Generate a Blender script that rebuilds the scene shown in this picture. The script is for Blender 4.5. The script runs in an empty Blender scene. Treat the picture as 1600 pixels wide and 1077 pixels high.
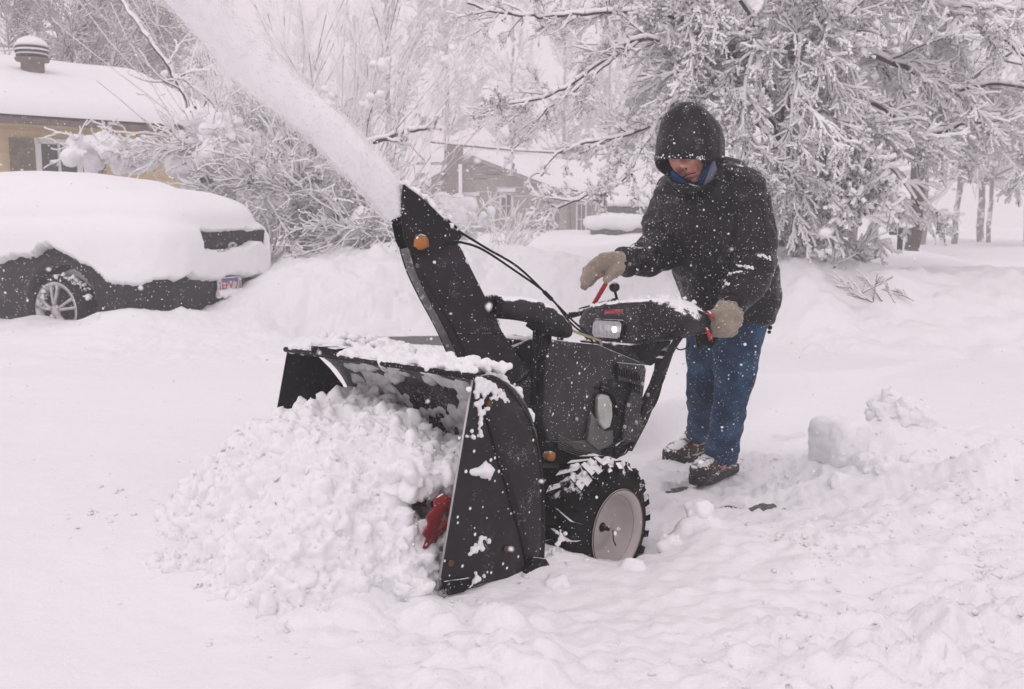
import bpy, bmesh, math, random
import numpy as np
from mathutils import Vector, Matrix
random.seed(7); RNG = np.random.default_rng(7)
SC = bpy.context.scene; COL = SC.collection
SC.render.engine = 'CYCLES'

# ---------------------------------------------------------------- camera
FPX = 1556.0; CAM_H = 1.06; PITCH = math.atan((538.5-345)/FPX)
cam_d = bpy.data.cameras.new('camera'); cam = bpy.data.objects.new('camera', cam_d); COL.objects.link(cam)
cam_d.sensor_width = 36.0; cam_d.lens = 36.0*FPX/1600; cam_d.clip_start = 0.05; cam_d.clip_end = 400
cam.location = (0, 0, CAM_H); cam.rotation_euler = (math.pi/2-PITCH, 0, 0)
cam_d.dof.use_dof = True; cam_d.dof.focus_distance = 3.0; cam_d.dof.aperture_fstop = 8.0
SC.camera = cam

# ---------------------------------------------------------------- light: overcast snowfall
SUN_EL, SUN_AZ = 55, 200
w = bpy.data.worlds.new('World'); SC.world = w; w.use_nodes = True
nt = w.node_tree; bgn = nt.nodes['Background']; out = nt.nodes['World Output']
sky = nt.nodes.new('ShaderNodeTexSky'); sky.sky_type = 'NISHITA'; sky.sun_disc = False
sky.sun_elevation = math.radians(SUN_EL); sky.sun_rotation = math.radians(SUN_AZ); sky.air_density = 1; sky.dust_density = 5
hs = nt.nodes.new('ShaderNodeHueSaturation'); hs.inputs['Saturation'].default_value = 0.1; hs.inputs['Value'].default_value = 0.25
nt.links.new(sky.outputs[0], hs.inputs['Color']); nt.links.new(hs.outputs[0], bgn.inputs['Color'])
bgn.inputs['Strength'].default_value = 0.05
bg2 = nt.nodes.new('ShaderNodeBackground'); bg2.inputs['Color'].default_value = (0.88, 0.782, 0.835, 1); bg2.inputs['Strength'].default_value = 0.92
addn = nt.nodes.new('ShaderNodeAddShader'); nt.links.new(bgn.outputs[0], addn.inputs[0]); nt.links.new(bg2.outputs[0], addn.inputs[1])
nt.links.new(addn.outputs[0], out.inputs['Surface'])
sun_d = bpy.data.lights.new('sun', 'SUN'); sun_d.energy = 0.5; sun_d.angle = math.radians(35); sun_d.color = (1, .95, .95)
sun = bpy.data.objects.new('sun', sun_d); COL.objects.link(sun)
el, az = math.radians(SUN_EL), math.radians(SUN_AZ)
sdir = Vector((math.sin(az)*math.cos(el), math.cos(az)*math.cos(el), math.sin(el)))
sun.rotation_euler = sdir.to_track_quat('Z', 'Y').to_euler(); sun.location = sdir*20
SC.view_settings.view_transform = 'Standard'; SC.view_settings.look = 'None'; SC.view_settings.exposure = 0.0; SC.view_settings.gamma = 1
SC.cycles.use_denoising = True
SC.cycles.volume_bounces = 4; SC.cycles.max_bounces = 8; SC.cycles.transparent_max_bounces = 12
SC.cycles.diffuse_bounces = 3; SC.cycles.glossy_bounces = 2; SC.cycles.use_adaptive_sampling = True

# ---------------------------------------------------------------- pixel -> place helpers (photo pixels, 1600 x 1077)
def ray(px, py):
    x = (px-800)/FPX; y = -(py-538.5)/FPX
    return Vector((x, math.cos(PITCH)+y*math.sin(PITCH), -math.sin(PITCH)+y*math.cos(PITCH)))
CO = Vector((0, 0, CAM_H))
def P(px, py, Y):
    r = ray(px, py); return CO + r*(Y/r.y)
def PLN(px, py, o, n):                     # point where the sight line meets the plane
    r = ray(px, py); return CO + r*((o-CO).dot(n)/r.dot(n))
# snow blower frame: x forward, y to its left (the side we see), z up
BA = math.radians(42)
BF = Vector((-math.sin(BA), -math.cos(BA), 0)); BN = Vector((math.cos(BA), -math.sin(BA), 0))
BO = Vector((0.0385, 3.0909, 0))
def L(p): d = p-BO; return Vector((d.dot(BF), d.dot(BN), d.z))   # world -> blower
def WL(f, n, z): return BO + BF*f + BN*n + Vector((0, 0, z))
def S(px, py, n): return L(PLN(px, py, BO+BN*n, BN))
def SF(px, py, f): return L(PLN(px, py, BO+BF*f, BF))

# ---------------------------------------------------------------- noise
def _h(i, j, k, s):
    v = (i*374761393 + j*668265263 + k*2147483647 + s*1274126177) & 0xFFFFFFFF
    v = ((v ^ (v >> 13))*1274126177) & 0xFFFFFFFF
    return ((v ^ (v >> 16)) & 0xFFFF)/65535.0
def vn(x, y, z=0, s=0):
    x, y, z = np.broadcast_arrays(np.asarray(x, float), np.asarray(y, float), np.asarray(z, float))
    i, j, k = np.floor(x).astype(np.int64), np.floor(y).astype(np.int64), np.floor(z).astype(np.int64)
    u, v, w_ = x-i, y-j, z-k
    u = u*u*(3-2*u); v = v*v*(3-2*v); w_ = w_*w_*(3-2*w_)
    r = 0
    for a in (0, 1):
        for b in (0, 1):
            for c in (0, 1):
                r = r + _h(i+a, j+b, k+c, s)*(u if a else 1-u)*(v if b else 1-v)*(w_ if c else 1-w_)
    return r*2-1
def fbm(x, y, z=0, o=4, s=0, g=.5):
    r = 0; a = 1; f = 1
    for q in range(o):
        r = r + a*vn(np.asarray(x)*f+q*17.3, np.asarray(y)*f-q*9.1, np.asarray(z)*f, s+q); a *= g; f *= 2.03
    return r
def sst(a, b, x):
    t = np.clip((np.asarray(x, float)-a)/(b-a), 0, 1); return t*t*(3-2*t)

# ---------------------------------------------------------------- materials
MATS = {}
def _new(name):
    m = bpy.data.materials.new(name); m.use_nodes = True; MATS[name] = m
    return m, m.node_tree, m.node_tree.nodes['Principled BSDF']
SNOWC = (.88, .885, .90, 1)
def N_(t, kind, **kw):
    n = t.nodes.new(kind)
    for k, v in kw.items(): setattr(n, k, v)
    return n
def noise_(t, vec, scale, detail=3, rough=.55):
    n = N_(t, 'ShaderNodeTexNoise'); n.inputs['Scale'].default_value = scale; n.inputs['Detail'].default_value = detail
    n.inputs['Roughness'].default_value = rough; t.links.new(vec, n.inputs['Vector']); return n.outputs['Fac']
def math_(t, op, a, b=None, c=None):
    n = N_(t, 'ShaderNodeMath', operation=op)
    for k, v in enumerate((a, b, c)):
        if v is None: continue
        if isinstance(v, (int, float)): n.inputs[k].default_value = v
        else: t.links.new(v, n.inputs[k])
    return n.outputs[0]
def step_(t, x, lo, hi):
    n = N_(t, 'ShaderNodeMapRange', interpolation_type='SMOOTHSTEP'); t.links.new(x, n.inputs['Value'])
    n.inputs['From Min'].default_value = lo; n.inputs['From Max'].default_value = hi; return n.outputs[0]
def mix_(t, fac, a, b):
    n = N_(t, 'ShaderNodeMix', data_type='RGBA')
    if isinstance(fac, (int, float)): n.inputs[0].default_value = fac
    else: t.links.new(fac, n.inputs[0])
    for k, v in ((6, a), (7, b)):
        if isinstance(v, tuple): n.inputs[k].default_value = v if len(v) == 4 else (*v, 1)
        else: t.links.new(v, n.inputs[k])
    return n.outputs[2]
def bump_(t, bsdf, h, strength, dist):
    b = N_(t, 'ShaderNodeBump'); b.inputs['Strength'].default_value = strength; b.inputs['Distance'].default_value = dist
    t.links.new(h, b.inputs['Height']); t.links.new(b.outputs[0], bsdf.inputs['Normal'])
def snow_mat(name, scale=1.0, strength=.5, sss=0.0):
    m, t, b = _new(name); tc = N_(t, 'ShaderNodeTexCoord'); v = tc.outputs['Object']
    n1 = noise_(t, v, 14*scale, 5, .6); n2 = noise_(t, v, 150*scale, 3, .7)
    b.inputs['Base Color'].default_value = SNOWC; b.inputs['Roughness'].default_value = .75
    b.inputs['Specular IOR Level'].default_value = .25
    h = math_(t, 'ADD', math_(t, 'MULTIPLY', n1, 1.0), math_(t, 'MULTIPLY', n2, .22))
    bump_(t, b, h, strength, .02/scale)
    if sss:
        b.inputs['Subsurface Weight'].default_value = sss; b.inputs['Subsurface Radius'].default_value = (1, .95, .95); b.inputs['Subsurface Scale'].default_value = .02
    return m
def dusty(name, col, rough=.45, metal=0.0, speck=.35, top=.45, sc=70, tscale=25, var=.25, bump=.25, bsc=60, spec=.5, topn=.8, wool=False, col2=None, coat=0, smear=.10):
    m, t, b = _new(name); tc = N_(t, 'ShaderNodeTexCoord'); v = tc.outputs['Object']
    nz = noise_(t, v, bsc, 4, .6)
    c2 = col2 or tuple(min(1, c*(1+var*3)+.002) for c in col)
    base = mix_(t, step_(t, noise_(t, v, 9, 4, .6), .35, .75), (*col, 1), (*c2, 1))
    mask = None
    for s_, k in ((sc*.8, .42), (sc*2.3, .62)):
        vo = N_(t, 'ShaderNodeTexVoronoi'); vo.inputs['Scale'].default_value = s_; vo.inputs['Randomness'].default_value = 1
        t.links.new(v, vo.inputs['Vector'])
        sep = N_(t, 'ShaderNodeSeparateColor'); t.links.new(vo.outputs['Color'], sep.inputs[0])
        g = math_(t, 'GREATER_THAN', sep.outputs[0], 1-speck*k)
        rad = math_(t, 'MULTIPLY_ADD', math_(t, 'POWER', sep.outputs[1], 2.2), .34, .05)
        d = math_(t, 'LESS_THAN', math_(t, 'ADD', vo.outputs['Distance'], math_(t, 'MULTIPLY', math_(t, 'SUBTRACT', nz, .4), .3)), rad)
        k_ = math_(t, 'MULTIPLY', g, d)
        mask = k_ if mask is None else math_(t, 'MAXIMUM', mask, k_)
    if smear > 0:
        sm1 = step_(t, noise_(t, v, sc*3.1, 3, .8), .56, .66); sm2 = step_(t, noise_(t, v, sc*.13, 4, .7), .66-smear, .80-smear)
        mask = math_(t, 'MAXIMUM', mask, math_(t, 'MULTIPLY', sm1, sm2))
    if top > 0:
        ge = N_(t, 'ShaderNodeNewGeometry'); sp = N_(t, 'ShaderNodeSeparateXYZ'); t.links.new(ge.outputs['Normal'], sp.inputs[0])
        tn = math_(t, 'ADD', sp.outputs[2], math_(t, 'MULTIPLY', math_(t, 'SUBTRACT', noise_(t, v, tscale, 5, .7), .5), topn*2))
        tm = step_(t, tn, 1.15-top, 1.3-top)
        mask = math_(t, 'MAXIMUM', mask, tm)
    t.links.new(mix_(t, mask, base, SNOWC), b.inputs['Base Color'])
    b.inputs['Metallic'].default_value = metal
    if metal:
        t.links.new(math_(t, 'MULTIPLY', math_(t, 'SUBTRACT', 1.0, mask), metal), b.inputs['Metallic'])
    t.links.new(math_(t, 'MAXIMUM', math_(t, 'ADD', math_(t, 'MULTIPLY', nz, .25), rough-.12), math_(t, 'MULTIPLY', mask, .9)), b.inputs['Roughness'])
    b.inputs['Specular IOR Level'].default_value = spec
    if coat: b.inputs['Coat Weight'].default_value = coat
    h = math_(t, 'ADD', math_(t, 'MULTIPLY', nz, .5), math_(t, 'MULTIPLY', mask, .8))
    bump_(t, b, h, bump, .012 if wool else .004)
    if wool: b.inputs['Sheen Weight'].default_value = .4
    return m
def plain(name, col, rough=.5, metal=0, emit=None, alpha=1, trans=0, spec=.5):
    m, t, b = _new(name); tc = N_(t, 'ShaderNodeTexCoord')
    n = noise_(t, tc.outputs['Object'], 30, 4)
    c = mix_(t, n, tuple(x*.8 for x in col), tuple(min(1, x*1.15) for x in col))
    t.links.new(c, b.inputs['Base Color']); b.inputs['Roughness'].default_value = rough; b.inputs['Metallic'].default_value = metal
    b.inputs['Specular IOR Level'].default_value = spec
    if emit: b.inputs['Emission Color'].default_value = (*emit[0], 1); b.inputs['Emission Strength'].default_value = emit[1]
    if trans: b.inputs['Transmission Weight'].default_value = trans
    return m
M_snow = snow_mat('snow', 1.0, .5)
M_ground = snow_mat('ground_snow', 1.0, .55)
M_snowclump = snow_mat('clumped_snow', 2.5, .5, .3)
M_treesnow = snow_mat('branch_snow', 1.5, .4); M_treesnow.node_tree.nodes['Principled BSDF'].inputs['Base Color'].default_value = (.95, .95, .955, 1)
M_black = dusty('black_painted_steel', (.008, .0075, .009), .5, 0, .36, .42, 100, spec=.18, var=.15)
M_black2 = dusty('scuffed_black_steel', (.012, .0108, .014), .5, 0, .28, .38, 85, col2=(.026, .024, .030), bump=.5, spec=.2)
M_blackp = dusty('black_plastic', (.007, .0066, .008), .42, 0, .36, .5, 100, col2=(.030, .028, .033), spec=.3)
M_dark = dusty('greasy_black', (.004, .004, .0045), .5, 0, .25, .3, 100, spec=.12)
M_inner = dusty('snow_smeared_steel', (.022, .021, .024), .5, 0, .3, .25, 40, tscale=9, topn=1.3, col2=(.16, .155, .16), smear=.2)
M_chute_in = dusty('snow_caked_steel', (.22, .21, .225), .6, 0, .6, .95, 60, tscale=22, topn=2.2, col2=(.60, .58, .61))
M_rubber = dusty('tyre_rubber', (.006, .006, .0065), .8, 0, .24, .5, 80, tscale=12, topn=1.1, spec=.1)
M_rim = dusty('grey_painted_rim', (.42, .38, .37), .5, 0, .12, .0, 60, col2=(.50, .46, .45))
M_rust = plain('rusty_edge', (.12, .06, .03), .85, spec=.2)
M_red = dusty('red_paint', (.42, .012, .02), .4, 0, .25, .45, 60, col2=(.55, .02, .03))
M_aug = dusty('auger_red', (.22, .010, .014), .5, 0, .3, .25, 90, col2=(.30, .02, .02))
M_orange = dusty('orange_plastic', (.45, .15, .02), .5, 0, .3, .4, 90, col2=(.14, .06, .02), bump=.8)
M_silver = dusty('worn_aluminium', (.50, .50, .47), .45, .7, .15, .0, 90, col2=(.33, .33, .30))
M_dullmetal = dusty('dull_dark_metal', (.10, .10, .095), .5, .5, .2, .0, 90, col2=(.17, .17, .16), bump=.6)
M_brass = plain('brass_bolt', (.42, .28, .08), .4, .8)
M_rodm = plain('yellowed_zinc_rod', (.35, .32, .20), .4, .8)
M_jacket = dusty('black_nylon_jacket', (.007, .0068, .010), .44, 0, .46, .16, 105, tscale=30, col2=(.015, .014, .019), bump=.15, bsc=60, spec=.17)
M_jeans = dusty('blue_denim', (.014, .036, .080), .85, 0, .36, .0, 100, col2=(.045, .105, .19), bump=.35, bsc=220, spec=.2)
M_mitten = dusty('oatmeal_wool', (.26, .215, .165), .95, 0, .22, .22, 130, tscale=30, col2=(.38, .32, .26), bump=1.0, bsc=150, var=.3, spec=.1, wool=True)
M_skin, _t, _b = _new('weathered_skin')
_v = N_(_t, 'ShaderNodeTexCoord').outputs['Object']
_t.links.new(mix_(_t, step_(_t, noise_(_t, _v, 28, 4, .6), .35, .7), (.74, .40, .31, 1), (.74, .27, .21, 1)), _b.inputs['Base Color'])
_b.inputs['Roughness'].default_value = .5; _b.inputs['Subsurface Weight'].default_value = .15; _b.inputs['Subsurface Scale'].default_value = .01
bump_(_t, _b, noise_(_t, _v, 160, 4), .25, .003)
M_boot = dusty('brown_suede', (.060, .038, .024), .85, 0, .25, .42, 80, tscale=20, col2=(.11, .075, .05), bsc=120, bump=.5)
M_sole = dusty('black_rubber_sole', (.012, .012, .012), .7, 0, .35, .45, 90, tscale=30)
M_lace = plain('orange_lace', (.5, .09, .03), .8)
M_blue = plain('blue_collar', (.006, .035, .11), .8, spec=.1)
M_grey = plain('grey_fleece', (.13, .13, .175), .9, spec=.1)
M_carpaint = dusty('black_car_paint', (.008, .0075, .009), .4, 0, .5, .0, 30, col2=(.013, .012, .0145), bump=.15, spec=.25)
M_cartrim = dusty('matte_black_trim', (.02, .02, .022), .6, 0, .4, .1, 22)
M_chrome = plain('chrome', (.6, .6, .62), .2, 1)
M_alloy = dusty('alloy_rim', (.42, .41, .42), .4, .6, .2, .25, 30)
M_glass = plain('dark_window_glass', (.03, .035, .04), .1)
M_yellow = dusty('yellow_siding', (.56, .43, .26), .7, 0, .3, .0, 14, col2=(.60, .48, .31))
M_shutter = dusty('green_grey_shutter', (.12, .11, .075), .7, 0, .4, .0, 12)
M_trimw = plain('white_trim', (.7, .69, .68), .6)
M_greybrown = dusty('grey_brown_siding', (.25, .225, .20), .8, 0, .4, .0, 8)  # siding colour lightened to stand in for distance haze
M_brick = dusty('dark_brick', (.13, .10, .09), .85, 0, .3, .0, 5)
M_bark = dusty('bark', (.065, .048, .038), .9, 0, .10, .35, 20, tscale=10, bsc=30, bump=.8, col2=(.11, .085, .07))
M_twig = plain('twig_bark', (.085, .062, .056), .9, spec=.1)
M_twigred = plain('reddish_twig', (.15, .075, .06), .9, spec=.1)
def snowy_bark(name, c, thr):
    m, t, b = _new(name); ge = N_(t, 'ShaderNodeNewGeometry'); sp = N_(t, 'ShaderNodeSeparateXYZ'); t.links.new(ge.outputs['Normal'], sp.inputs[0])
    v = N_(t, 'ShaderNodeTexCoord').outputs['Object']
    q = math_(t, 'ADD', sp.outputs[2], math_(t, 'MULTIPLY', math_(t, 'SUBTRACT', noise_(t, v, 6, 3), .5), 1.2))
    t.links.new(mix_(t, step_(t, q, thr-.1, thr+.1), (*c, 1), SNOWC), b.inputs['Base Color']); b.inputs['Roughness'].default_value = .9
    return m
M_fartree = snowy_bark('hazed_snowy_bark', (.27, .25, .245), .10)  # bark colour paled to stand in for distance haze; snow on upper faces
M_asphalt, _t, _b = _new('wet_asphalt')
_v = N_(_t, 'ShaderNodeTexCoord').outputs['Object']
_t.links.new(mix_(_t, step_(_t, noise_(_t, _v, 60, 5, .7), .35, .75), (.05, .048, .05, 1), (.22, .215, .22, 1)), _b.inputs['Base Color']); _b.inputs['Roughness'].default_value = .8

# ---------------------------------------------------------------- mesh helpers
def link(o, parent=None):
    COL.objects.link(o)
    if parent is not None: o.parent = parent
    return o
def mk(name, V, F, mats, parent=None, smooth=True, midx=None, bevel=0, sub=0):
    me = bpy.data.meshes.new(name)
    if isinstance(V, np.ndarray) and isinstance(F, np.ndarray):
        me.vertices.add(len(V)); me.vertices.foreach_set('co', V.astype(np.float32).ravel())
        k = F.shape[1]; me.loops.add(F.size); me.loops.foreach_set('vertex_index', F.astype(np.int32).ravel())
        me.polygons.add(len(F)); me.polygons.foreach_set('loop_start', np.arange(0, F.size, k, dtype=np.int32))
        me.polygons.foreach_set('loop_total', np.full(len(F), k, dtype=np.int32)); me.update(calc_edges=True)
    else:
        me.from_pydata([tuple(v) for v in V], [], [tuple(int(i) for i in f) for f in F]); me.update()
    for m in (mats if isinstance(mats, (list, tuple)) else [mats]): me.materials.append(m)
    if midx is not None: me.polygons.foreach_set('material_index', np.asarray(midx, dtype=np.int32))
    if smooth: me.polygons.foreach_set('use_smooth', np.ones(len(me.polygons), dtype=bool))
    me.validate()
    o = link(bpy.data.objects.new(name, me), parent)
    if name in ('clinging_snow', 'lap_snow', 'branch_snow', 'twig_snow', 'snow_clots', 'snow_crust', 'packed_snow', 'wheel_snow', 'twigs', 'crown', 'limbs'): o['kind'] = 'stuff' if name not in ('crown', 'twigs', 'limbs') else 'part'
    if o.get('kind') == 'part': del o['kind']
    if bevel:
        b = o.modifiers.new('bevel', 'BEVEL'); b.width = bevel; b.segments = 2; b.limit_method = 'ANGLE'; b.angle_limit = math.radians(35)
        if smooth: b.harden_normals = False
    if sub:
        s = o.modifiers.new('sub', 'SUBSURF'); s.levels = sub; s.render_levels = sub
    return o
def empty(name, loc=(0, 0, 0), rz=0):
    o = bpy.data.objects.new(name, None); o.location = loc; o.rotation_euler = (0, 0, rz); o.empty_display_size = .2; COL.objects.link(o); return o
def tag(o, label=None, cat=None, group=None, kind=None):
    if label: o['label'] = label
    if cat: o['category'] = cat
    if group: o['group'] = group
    if kind: o['kind'] = kind
    return o
class MB:
    def __init__(s): s.V = []; s.F = []; s.M = []
    def add(s, V, F, m=0):
        b = len(s.V); s.V += [Vector(v) for v in V]; s.F += [tuple(int(i)+b for i in f) for f in F]; s.M += [m]*len(F); return s
    def box(s, c, h, R=None, m=0):
        c = Vector(c); V = []
        for dx in (-1, 1):
            for dy in (-1, 1):
                for dz in (-1, 1):
                    d = Vector((dx*h[0], dy*h[1], dz*h[2])); V.append(c+(R @ d if R is not None else d))
        return s.add(V, [(0, 1, 3, 2), (4, 6, 7, 5), (0, 4, 5, 1), (2, 3, 7, 6), (0, 2, 6, 4), (1, 5, 7, 3)], m)
    def tube(s, pts, r, n=10, m=0, cap=True, flat=1.0, up=None):
        pts = [Vector(p) for p in pts]; k = len(pts)
        rs = r if isinstance(r, (list, tuple)) else [r]*k
        V = []; u = None
        for i, p in enumerate(pts):
            d = (pts[min(i+1, k-1)]-pts[max(i-1, 0)]).normalized()
            if u is None:
                a = Vector(up) if up is not None else (Vector((0, 0, 1)) if abs(d.z) < .9 else Vector((1, 0, 0)))
                u = (a-d*a.dot(d)).normalized()
            else: u = (u-d*u.dot(d)).normalized()
            v = d.cross(u)
            for q in range(n):
                t = 2*math.pi*q/n; V.append(p+(u*math.cos(t)*flat+v*math.sin(t))*rs[i])
        F = [(i*n+q, i*n+(q+1) % n, (i+1)*n+(q+1) % n, (i+1)*n+q) for i in range(k-1) for q in range(n)]
        if cap: F += [tuple(range(n-1, -1, -1)), tuple((k-1)*n+q for q in range(n))]
        return s.add(V, F, m)
    def loft(s, secs, n=24, m=0, cap=True, e=1.0):            # secs: (centre, half axis u, half axis v)
        V = []
        for c, u, v in secs:
            for q in range(n):
                t = 2*math.pi*q/n; a, b = math.cos(t), math.sin(t)
                a = math.copysign(abs(a)**e, a); b = math.copysign(abs(b)**e, b)
                V.append(Vector(c)+Vector(u)*a+Vector(v)*b)
        k = len(secs)
        F = [(i*n+q, i*n+(q+1) % n, (i+1)*n+(q+1) % n, (i+1)*n+q) for i in range(k-1) for q in range(n)]
        if cap: F += [tuple(range(n-1, -1, -1)), tuple((k-1)*n+q for q in range(n))]
        return s.add(V, F, m)
    def prism(s, outl, off, m=0):
        outl = [Vector(p) for p in outl]; off = Vector(off); k = len(outl)
        return s.add(outl+[p+off for p in outl], [tuple(range(k)), tuple(range(2*k-1, k-1, -1))]+[(i, i+k, (i+1) % k+k, (i+1) % k) for i in range(k)], m)
    def lathe(s, c, ax, prof, n=32, m=0, up=(0, 0, 1)):       # prof: (along, radius)
        ax = Vector(ax).normalized(); u = Vector(up); u = (u-ax*u.dot(ax)).normalized(); v = ax.cross(u); V = []
        for a, r in prof:
            for q in range(n):
                t = 2*math.pi*q/n; V.append(Vector(c)+ax*a+(u*math.cos(t)+v*math.sin(t))*max(r, 1e-4))
        k = len(prof)
        return s.add(V, [(i*n+q, (i+1)*n+q, (i+1)*n+(q+1) % n, i*n+(q+1) % n) for i in range(k-1) for q in range(n)], m)
    def ball(s, c, r, n=12, m=0, sc=(1, 1, 1)):
        V = []; F = []; c = Vector(c)
        for i in range(n//2+1):
            ph = math.pi*i/(n//2)
            for q in range(n):
                t = 2*math.pi*q/n; V.append(c+Vector((math.sin(ph)*math.cos(t)*sc[0], math.sin(ph)*math.sin(t)*sc[1], math.cos(ph)*sc[2]))*r)
        F = [(i*n+q, (i+1)*n+q, (i+1)*n+(q+1) % n, i*n+(q+1) % n) for i in range(n//2) for q in range(n)]
        return s.add(V, F, m)
    def build(s, name, mats, parent=None, smooth=False, bevel=0, sub=0, fixn=True):
        o = mk(name, s.V, s.F, mats, parent, smooth, s.M, bevel, sub)
        if fixn:
            bm = bmesh.new(); bm.from_mesh(o.data)
            bmesh.ops.remove_doubles(bm, verts=bm.verts, dist=1e-5)
            bmesh.ops.recalc_face_normals(bm, faces=bm.faces); bm.to_mesh(o.data); bm.free()
        return o
def smooth_shade(o, ang=40):
    o.data.polygons.foreach_set('use_smooth', np.ones(len(o.data.polygons), dtype=bool))
    o.data.set_sharp_from_angle(angle=math.radians(ang)); return o
def remesh(V, F, voxel, smooth=2):
    me = bpy.data.meshes.new('tmp'); me.from_pydata([tuple(v) for v in V], [], [tuple(int(i) for i in f) for f in F]); me.update()
    o = bpy.data.objects.new('tmp', me); COL.objects.link(o)
    r = o.modifiers.new('r', 'REMESH'); r.mode = 'VOXEL'; r.voxel_size = voxel
    if smooth: sm = o.modifiers.new('s', 'SMOOTH'); sm.iterations = smooth; sm.factor = .5
    dg = bpy.context.evaluated_depsgraph_get(); ev = o.evaluated_get(dg); m2 = ev.to_mesh()
    nv = len(m2.vertices); co = np.empty(nv*3, np.float32); m2.vertices.foreach_get('co', co)
    no = np.empty(nv*3, np.float32); m2.vertices.foreach_get('normal', no)
    m2.calc_loop_triangles
    quads = len(m2.polygons); ls = np.empty(len(m2.loops), np.int32); m2.loops.foreach_get('vertex_index', ls)
    tot = np.empty(quads, np.int32); m2.polygons.foreach_get('loop_total', tot)
    Fq = ls.reshape(-1, 4) if (tot == 4).all() else [list(p.vertices) for p in m2.polygons]
    ev.to_mesh_clear(); bpy.data.objects.remove(o); bpy.data.meshes.remove(me)
    return co.reshape(-1, 3).astype(float), no.reshape(-1, 3).astype(float), Fq
_ico = None
def ico(sub=2):
    bm = bmesh.new(); bmesh.ops.create_icosphere(bm, subdivisions=sub, radius=1)
    V = np.array([v.co[:] for v in bm.verts]); F = np.array([[v.index for v in f.verts] for f in bm.faces]); bm.free(); return V, F
ICO1, ICO2, ICO3 = ico(1), ico(2), ico(3)
def spheres(C, R, base=ICO2, jitter=0):
    V0, F0 = base; C = np.asarray(C, float); R = np.asarray(R, float)
    if R.ndim == 1: R = R[:, None].repeat(3, 1)
    V = (V0[None]*R[:, None, :]+C[:, None, :])
    if jitter: V = V+RNG.normal(0, jitter, V.shape)*R[:, None, :]
    F = (F0[None]+(np.arange(len(C))*len(V0))[:, None, None])
    return V.reshape(-1, 3), F.reshape(-1, 3)
def clump(name, C, R, voxel, amp, freq, mat, parent=None, oct=4, seed=0, smooth=1, extra=None, billow=False):
    V, F = spheres(C, R)
    if extra is not None: V = np.vstack([V, extra[0]]); F = list(map(list, F))+[[i+len(C)*len(ICO2[0]) for i in f] for f in extra[1]]
    co, no, Fq = remesh(V, F, voxel, smooth)
    n = fbm(co[:, 0]*freq, co[:, 1]*freq, co[:, 2]*freq, oct, seed)
    if billow: n = np.abs(n)*1.6-.5
    co = co+no*(n*amp)[:, None]
    return mk(name, co, Fq, mat, parent)
def segs(P0, P1, R0, R1, n=4):
    P0, P1 = np.asarray(P0, float), np.asarray(P1, float); R0, R1 = np.asarray(R0, float), np.asarray(R1, float)
    d = P1-P0; d /= np.linalg.norm(d, axis=1)[:, None]+1e-9
    a = np.where(np.abs(d[:, 2:3]) < .9, np.array([[0, 0, 1.]]), np.array([[1., 0, 0]]))
    u = np.cross(d, a); u /= np.linalg.norm(u, axis=1)[:, None]; v = np.cross(d, u)
    t = np.arange(n)*2*math.pi/n
    ring = u[:, None]*np.cos(t)[None, :, None]+v[:, None]*np.sin(t)[None, :, None]
    V = np.concatenate([P0[:, None]+ring*R0[:, None, None], P1[:, None]+ring*R1[:, None, None]], 1)
    q = np.arange(n); F0 = np.stack([q, (q+1) % n, (q+1) % n+n, q+n], 1)
    F = F0[None]+(np.arange(len(P0))*2*n)[:, None, None]
    return V.reshape(-1, 3), F.reshape(-1, 4)
def text_mesh(name, s, size, mat, parent, M, thick=.001, sx=1.0):
    cu = bpy.data.curves.new('t', 'FONT'); cu.body = s; cu.size = size; cu.extrude = thick; cu.align_x = 'CENTER'; cu.align_y = 'CENTER'
    o = bpy.data.objects.new('t', cu); COL.objects.link(o); dg = bpy.context.evaluated_depsgraph_get()
    me = bpy.data.meshes.new_from_object(o.evaluated_get(dg)); bpy.data.objects.remove(o)
    me.transform(Matrix.Diagonal((sx, 1, 1, 1))); me.transform(M); me.materials.clear(); me.materials.append(mat)
    r = bpy.data.objects.new(name, me); return link(r, parent)
def catmull(pts, k=6):
    pts = [Vector(p) for p in pts]; out_ = []
    for i in range(len(pts)-1):
        a, b, c, d = pts[max(i-1, 0)], pts[i], pts[i+1], pts[min(i+2, len(pts)-1)]
        for q in range(k):
            t = q/k; out_.append(.5*((2*b)+(c-a)*t+(2*a-5*b+4*c-d)*t*t+(-a+3*b-3*c+d)*t*t*t))
    out_.append(pts[-1]); return out_
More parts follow.
